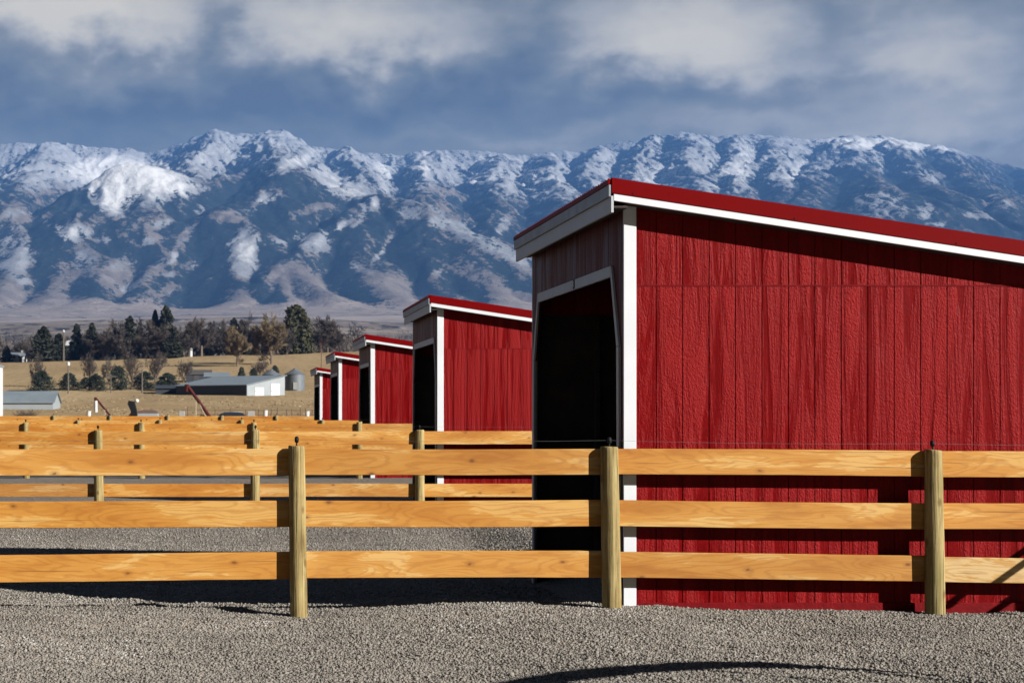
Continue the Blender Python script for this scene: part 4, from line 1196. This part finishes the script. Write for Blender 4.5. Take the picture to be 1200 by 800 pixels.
for dx in (-1.3, 1.25):
    for yy in (.05, 1.65):
        w = MB(); w.tube([(dx, yy - .1, .32), (dx, yy + .1, .32)], .32, 14); w.build('wheel', M['rubber'], t)
for px, lab, w_ in ((294, 'pale concrete block right of the dark parked car', .30), (213, 'pale concrete block left of the long auger', .24)):
    x = at(px, 0, 128).x; z = gz(x, 128)
    m = MB(); m.box(-w_, w_, 0, .6, -.1, CZ + (YH - 481.5) * 128 / F - z); tag(m.build('concrete_block', M['concrete'], bevel=.03, loc=(x, 128, z)), lab, 'block', 'concrete blocks by the field fence')
for px, py, lab in ((104, 484, 'white round bucket left of the short auger'), (311, 483, 'white round bucket on the pipe fence line'), (360, 484, 'white round bucket beside the smallest shed')):
    x = at(px, 0, 132).x; z = gz(x, 132)
    m = MB(); m.lathe([(.14, 0), (.19, CZ + (YH - py) * 132 / F - z + .15), (.2, CZ + (YH - py) * 132 / F - z + .18)], 14); tag(m.build('bucket', M['house_white'], loc=(x, 132, z), smooth=False), lab, 'bucket', 'white buckets in the field')
Yp = 140.0
t = thing('pipe_fence', 'thin rusty pipe fence behind the last paddock fence', 'fence', (0, Yp, 0))
for px in (220, 236, 252, 270, 288, 303, 318, 325, 336, 342, 352, 358, 366):
    x = at(px, 0, Yp).x; z = gz(x, Yp); m = MB(); m.tube([(x, 0, z - .2), (x, 0, z + 1.05 + .25 * ((px * 7) % 3) / 2)], .035, 6); m.build('post', M['rust'], t)
for dz in (.55, .95):
    m = MB(); m.tube([(at(p, 0, Yp).x, 0, gz(at(p, 0, Yp).x, Yp) + dz) for p in (212, 240, 270, 300, 330, 370)], .022, 5); m.build('pipe_rail', M['rust'], t)
# dead brush lying in the field
for px, Y, lab, w_ in ((30, 150, 'tangled dead brush in the field below the low grey roof', 2.2),):
    x = at(px, 0, Y).x; z = gz(x, Y); rng = random.Random(3); m = MB()
    for k in range(240):
        a = Vector((rng.gauss(0, w_ * .22), rng.gauss(0, .4), 0)); b = a + Vector((rng.uniform(-.7, .7), rng.uniform(-.4, .4), rng.uniform(.1, .75)))
        m.tube([a, b], [.012, .005], 3, False)
    tag(m.build('dead_brush', M['twig_dark'], loc=(x, Y, z), fix=False), lab, 'brush')

t = thing('added_hay_feeder', 'round steel hay feeder out of view, added to cast a curved shadow on the gravel', 'feeder', (5.30, 5.50, -.05))  # unseen ring, placed so its top band shades the foreground gravel
for nm, za, zb_ in (('top_band', 1.17, 1.30), ('bottom_band', .02, .55)):
    m = MB(); n = 48
    for k in range(n):
        a, b = 2 * math.pi * k / n, 2 * math.pi * (k + 1) / n
        for r_ in (2.10,):
            p = [(r_ * math.cos(q), r_ * math.sin(q)) for q in (a, b)]; p2 = [((r_ - .01) * math.cos(q), (r_ - .01) * math.sin(q)) for q in (b, a)]
            m.prism(p + p2, 2, za, zb_)
    m.build(nm, M['galv'], t)
for k in range(14):
    a = 2 * math.pi * k / 14; m = MB(); m.tube([(2.08 * math.cos(a), 2.08 * math.sin(a), .5), (2.08 * math.cos(a), 2.08 * math.sin(a), 1.2)], .016, 6); m.build('bar', M['galv'], t)
t = thing('added_pipe_gate', 'steel pipe gate with a diagonal brace, out of view, added for its shadow on the near wall', 'gate', (7.2, 11.0, -.06))  # unseen pipes, added so the braces throw diagonal shade on the wall
for nm, a, b in (('brace', (-.1, 0, .64), (1.2, 0, 1.51)), ('brace', (-.3, 0, .78), (1.0, 0, 1.70)), ('upright', (.25, 0, 0), (.25, 0, .86)), ('upright', (1.35, 0, 0), (1.35, 0, 1.75)), ('pipe_rail', (.25, 0, .84), (2.6, 0, .84)), ('pipe_rail', (1.35, 0, 1.62), (2.6, 0, 1.62)), ('upright', (2.6, 0, 0), (2.6, 0, 1.75))):
    m = MB(); m.tube([a, b], .026, 8); m.build(nm, M['rust'], t)

# ---------------------------------------------------------------- haze, sky, sun, camera
hz = MB(); hz.box(-5600, 10200, -420, 11900, -8, 2080)
ho = hz.build('haze', None)
ho['kind'] = 'stuff'; tag(ho, 'pale blue air between the yard and the mountains', 'haze')
hm = bpy.data.materials.new('haze_air'); hm.use_nodes = True
for nd in list(hm.node_tree.nodes):
    if nd.type == 'BSDF_PRINCIPLED': hm.node_tree.nodes.remove(nd)
pv = hm.node_tree.nodes.new('ShaderNodeVolumePrincipled')
pv.inputs['Color'].default_value = (0.16, 0.39, 0.92, 1); pv.inputs['Density'].default_value = 7.6e-5; pv.inputs['Anisotropy'].default_value = 0.0
hm.node_tree.links.new(pv.outputs[0], [n for n in hm.node_tree.nodes if n.type == 'OUTPUT_MATERIAL'][0].inputs['Volume'])
ho.data.materials.append(hm)

SUN_EL, SUN_AZ = math.radians(24), math.radians(56)
tosun = Vector((math.sin(SUN_AZ) * math.cos(SUN_EL), -math.cos(SUN_AZ) * math.cos(SUN_EL), math.sin(SUN_EL)))
sun = bpy.data.lights.new('sun', 'SUN'); sun.energy = 5.0; sun.angle = math.radians(.5); sun.color = (1.0, 0.965, 0.91)
so = bpy.data.objects.new('sun', sun); COL.objects.link(so); so.rotation_euler = tosun.to_track_quat('Z', 'Y').to_euler(); so.location = tosun * 30

w = bpy.data.worlds.new('World'); sc.world = w; w.use_nodes = True
nt = w.node_tree; h = NT(nt); bg = nt.nodes['Background']
sky = h.n('ShaderNodeTexSky', sky_type='NISHITA'); sky.sun_disc = False; sky.sun_elevation = SUN_EL; sky.sun_rotation = math.radians(124)
d = h.n('ShaderNodeTexCoord').outputs['Generated']
sp = h.n('ShaderNodeSeparateXYZ'); h.set(sp.inputs[0], d)
az = h.m('ARCTAN2', sp.outputs[0], sp.outputs[1]); el = h.m('ARCSINE', sp.outputs[2])
cv = h.n('ShaderNodeCombineXYZ'); h.set(cv.inputs[0], az); h.set(cv.inputs[1], el)
cvec = cv.outputs[0]
nA = h.noise(h.map(cvec, (5, 11, 1)), 1.0, 7, 0.55, 0.25); nB = h.noise(h.map(cvec, (17, 25, 1), (4, 2, 0)), 1.0, 10, 0.56, 0.12); nC = h.noise(h.map(cvec, (3, 34, 1), (1, 7, 0)), 1.0, 5, 0.55)
azw = h.m('ADD', az, h.m('MULTIPLY', h.m('SUBTRACT', nA, .5), .16)); elw = h.m('ADD', el, h.m('MULTIPLY', h.m('SUBTRACT', nB, .5), .075))
B = h.m('MULTIPLY', h.m('SUBTRACT', nA, .5), .35)
B = h.m('ADD', B, h.m('MULTIPLY', h.m('SUBTRACT', nB, .5), .60)); B = h.m('ADD', B, h.m('MULTIPLY', h.m('SUBTRACT', nC, .5), .30))
nD = h.noise(h.map(cvec, (26, 40, 1), (9, 3, 0)), 1.0, 8, 0.52, 0.1)
bil = h.m('SUBTRACT', 1.0, h.m('ABSOLUTE', h.m('MULTIPLY_ADD', nD, 4.0, -2.0)))
B = h.m('ADD', B, h.m('MULTIPLY', bil, .13))
# brightness of the cloud deck with elevation: lighter low rim, dark belly, paler tops
# (photo column, row, half width, half height in pixels, amount)
for px, py, sx, sy, am in ((80, 12, 150, 34, .60), (390, 32, 120, 38, .42), (815, 46, 115, 46, .58), (1065, 78, 110, 36, .42), (250, 35, 36, 45, -.20), (610, 40, 80, 50, -.20), (965, 36, 34, 46, -.22), (1180, 30, 60, 40, -.12), (1100, 145, 130, 26, .22), (600, 20, 120, 30, .10), (560, 158, 260, 14, .10), (880, 150, 90, 20, .12), (470, 55, 90, 26, .18),
                           (110, 140, 330, 36, -.33), (470, 115, 380, 34, -.22), (820, 118, 260, 24, -.17), (250, 60, 40, 26, -.12), (620, 60, 60, 40, -.08), (200, 75, 160, 22, -.10), (950, 8, 140, 30, -.05)):
    ca = math.atan((px - XV) / F); ce = math.atan((YH - py) / F * math.cos(ca))
    ga = h.m('POWER', h.m('DIVIDE', h.m('SUBTRACT', azw, ca), sx / F), 2.0); ge = h.m('POWER', h.m('DIVIDE', h.m('SUBTRACT', elw, ce), sy / F), 2.0)
    B = h.m('ADD', B, h.m('MULTIPLY', h.m('EXPONENT', h.m('MULTIPLY', h.m('ADD', ga, ge), -1.0)), am))
B = h.m('ADD', B, .355)
CK = 1.0
def lin(r, g, b_): 
    f = lambda c: ((c / 255 + .055) / 1.055) ** 2.4
    return tuple(max(0.02, (f(c) - q) / .50) * 5.2 * CK for c, q in zip((r, g, b_), (.050, .118, .260)))
NODE = h.ramp(B, [(0.0, (0, 0, 0)), (1.0, (1, 1, 1))])
def cr(stops):
    nd = h.n('ShaderNodeValToRGB'); cr_ = nd.color_ramp
    while len(cr_.elements) < len(stops): cr_.elements.new(.5)
    for e, (p, c) in zip(cr_.elements, stops): e.position = p; e.color = (*c, 1)
    h.set(nd.inputs[0], B); return nd.outputs[0]
clouds = cr([(0.05, lin(89, 111, 145)), (0.28, lin(108, 127, 154)), (0.45, lin(128, 141, 162)), (0.57, lin(147, 157, 175)), (0.75, lin(172, 177, 187)), (1.0, lin(194, 195, 198))])
# sky dimmed overhead and behind, out of view, to weaken the fill light
over = h.ramp(h.m('DIVIDE', el, 1.5708), [(0.19, 1.0), (0.30, 0.22), (1.0, 0.12)])
mixed = h.mix(.96, sky.outputs[0], clouds)
behind = h.ramp(h.m('MULTIPLY_ADD', sp.outputs[1], .5, .5), [(0.50, 0.20), (0.80, 1.0)])   # unseen sky behind the viewer dimmed to deepen the shade
mixed = h.mix(1.0, h.mix(1.0, mixed, over, 'MULTIPLY'), behind, 'MULTIPLY')
h.set(bg.inputs['Color'], mixed); bg.inputs['Strength'].default_value = 0.1

cam = bpy.data.cameras.new('camera'); co = bpy.data.objects.new('camera', cam); COL.objects.link(co)
co.location = (0, 0, CZ); co.rotation_euler = (math.radians(90), 0, 0)
cam.lens = F / 1200 * 36; cam.sensor_width = 36; cam.shift_x = (600 - XV) / 1200; cam.shift_y = (YH - 400) / 1200
cam.clip_start = .05; cam.clip_end = 30000
cam.dof.use_dof = True; cam.dof.focus_distance = 13.0; cam.dof.aperture_fstop = 6.0
sc.camera = co

sc.view_settings.view_transform = 'Standard'; sc.view_settings.look = 'None'; sc.view_settings.gamma = 1.0
sc.view_settings.exposure = 0.95; sc.view_settings.use_curve_mapping = False
sc.render.engine = 'CYCLES'
cy = sc.cycles
cy.use_denoising = True
try: cy.denoiser = 'OPENIMAGEDENOISE'; cy.denoising_input_passes = 'RGB_ALBEDO_NORMAL'
except Exception: pass
cy.max_bounces = 6; cy.diffuse_bounces = 1; cy.glossy_bounces = 2; cy.transmission_bounces = 2; cy.transparent_max_bounces = 8; cy.volume_bounces = 0
cy.sample_clamp_indirect = 4.0
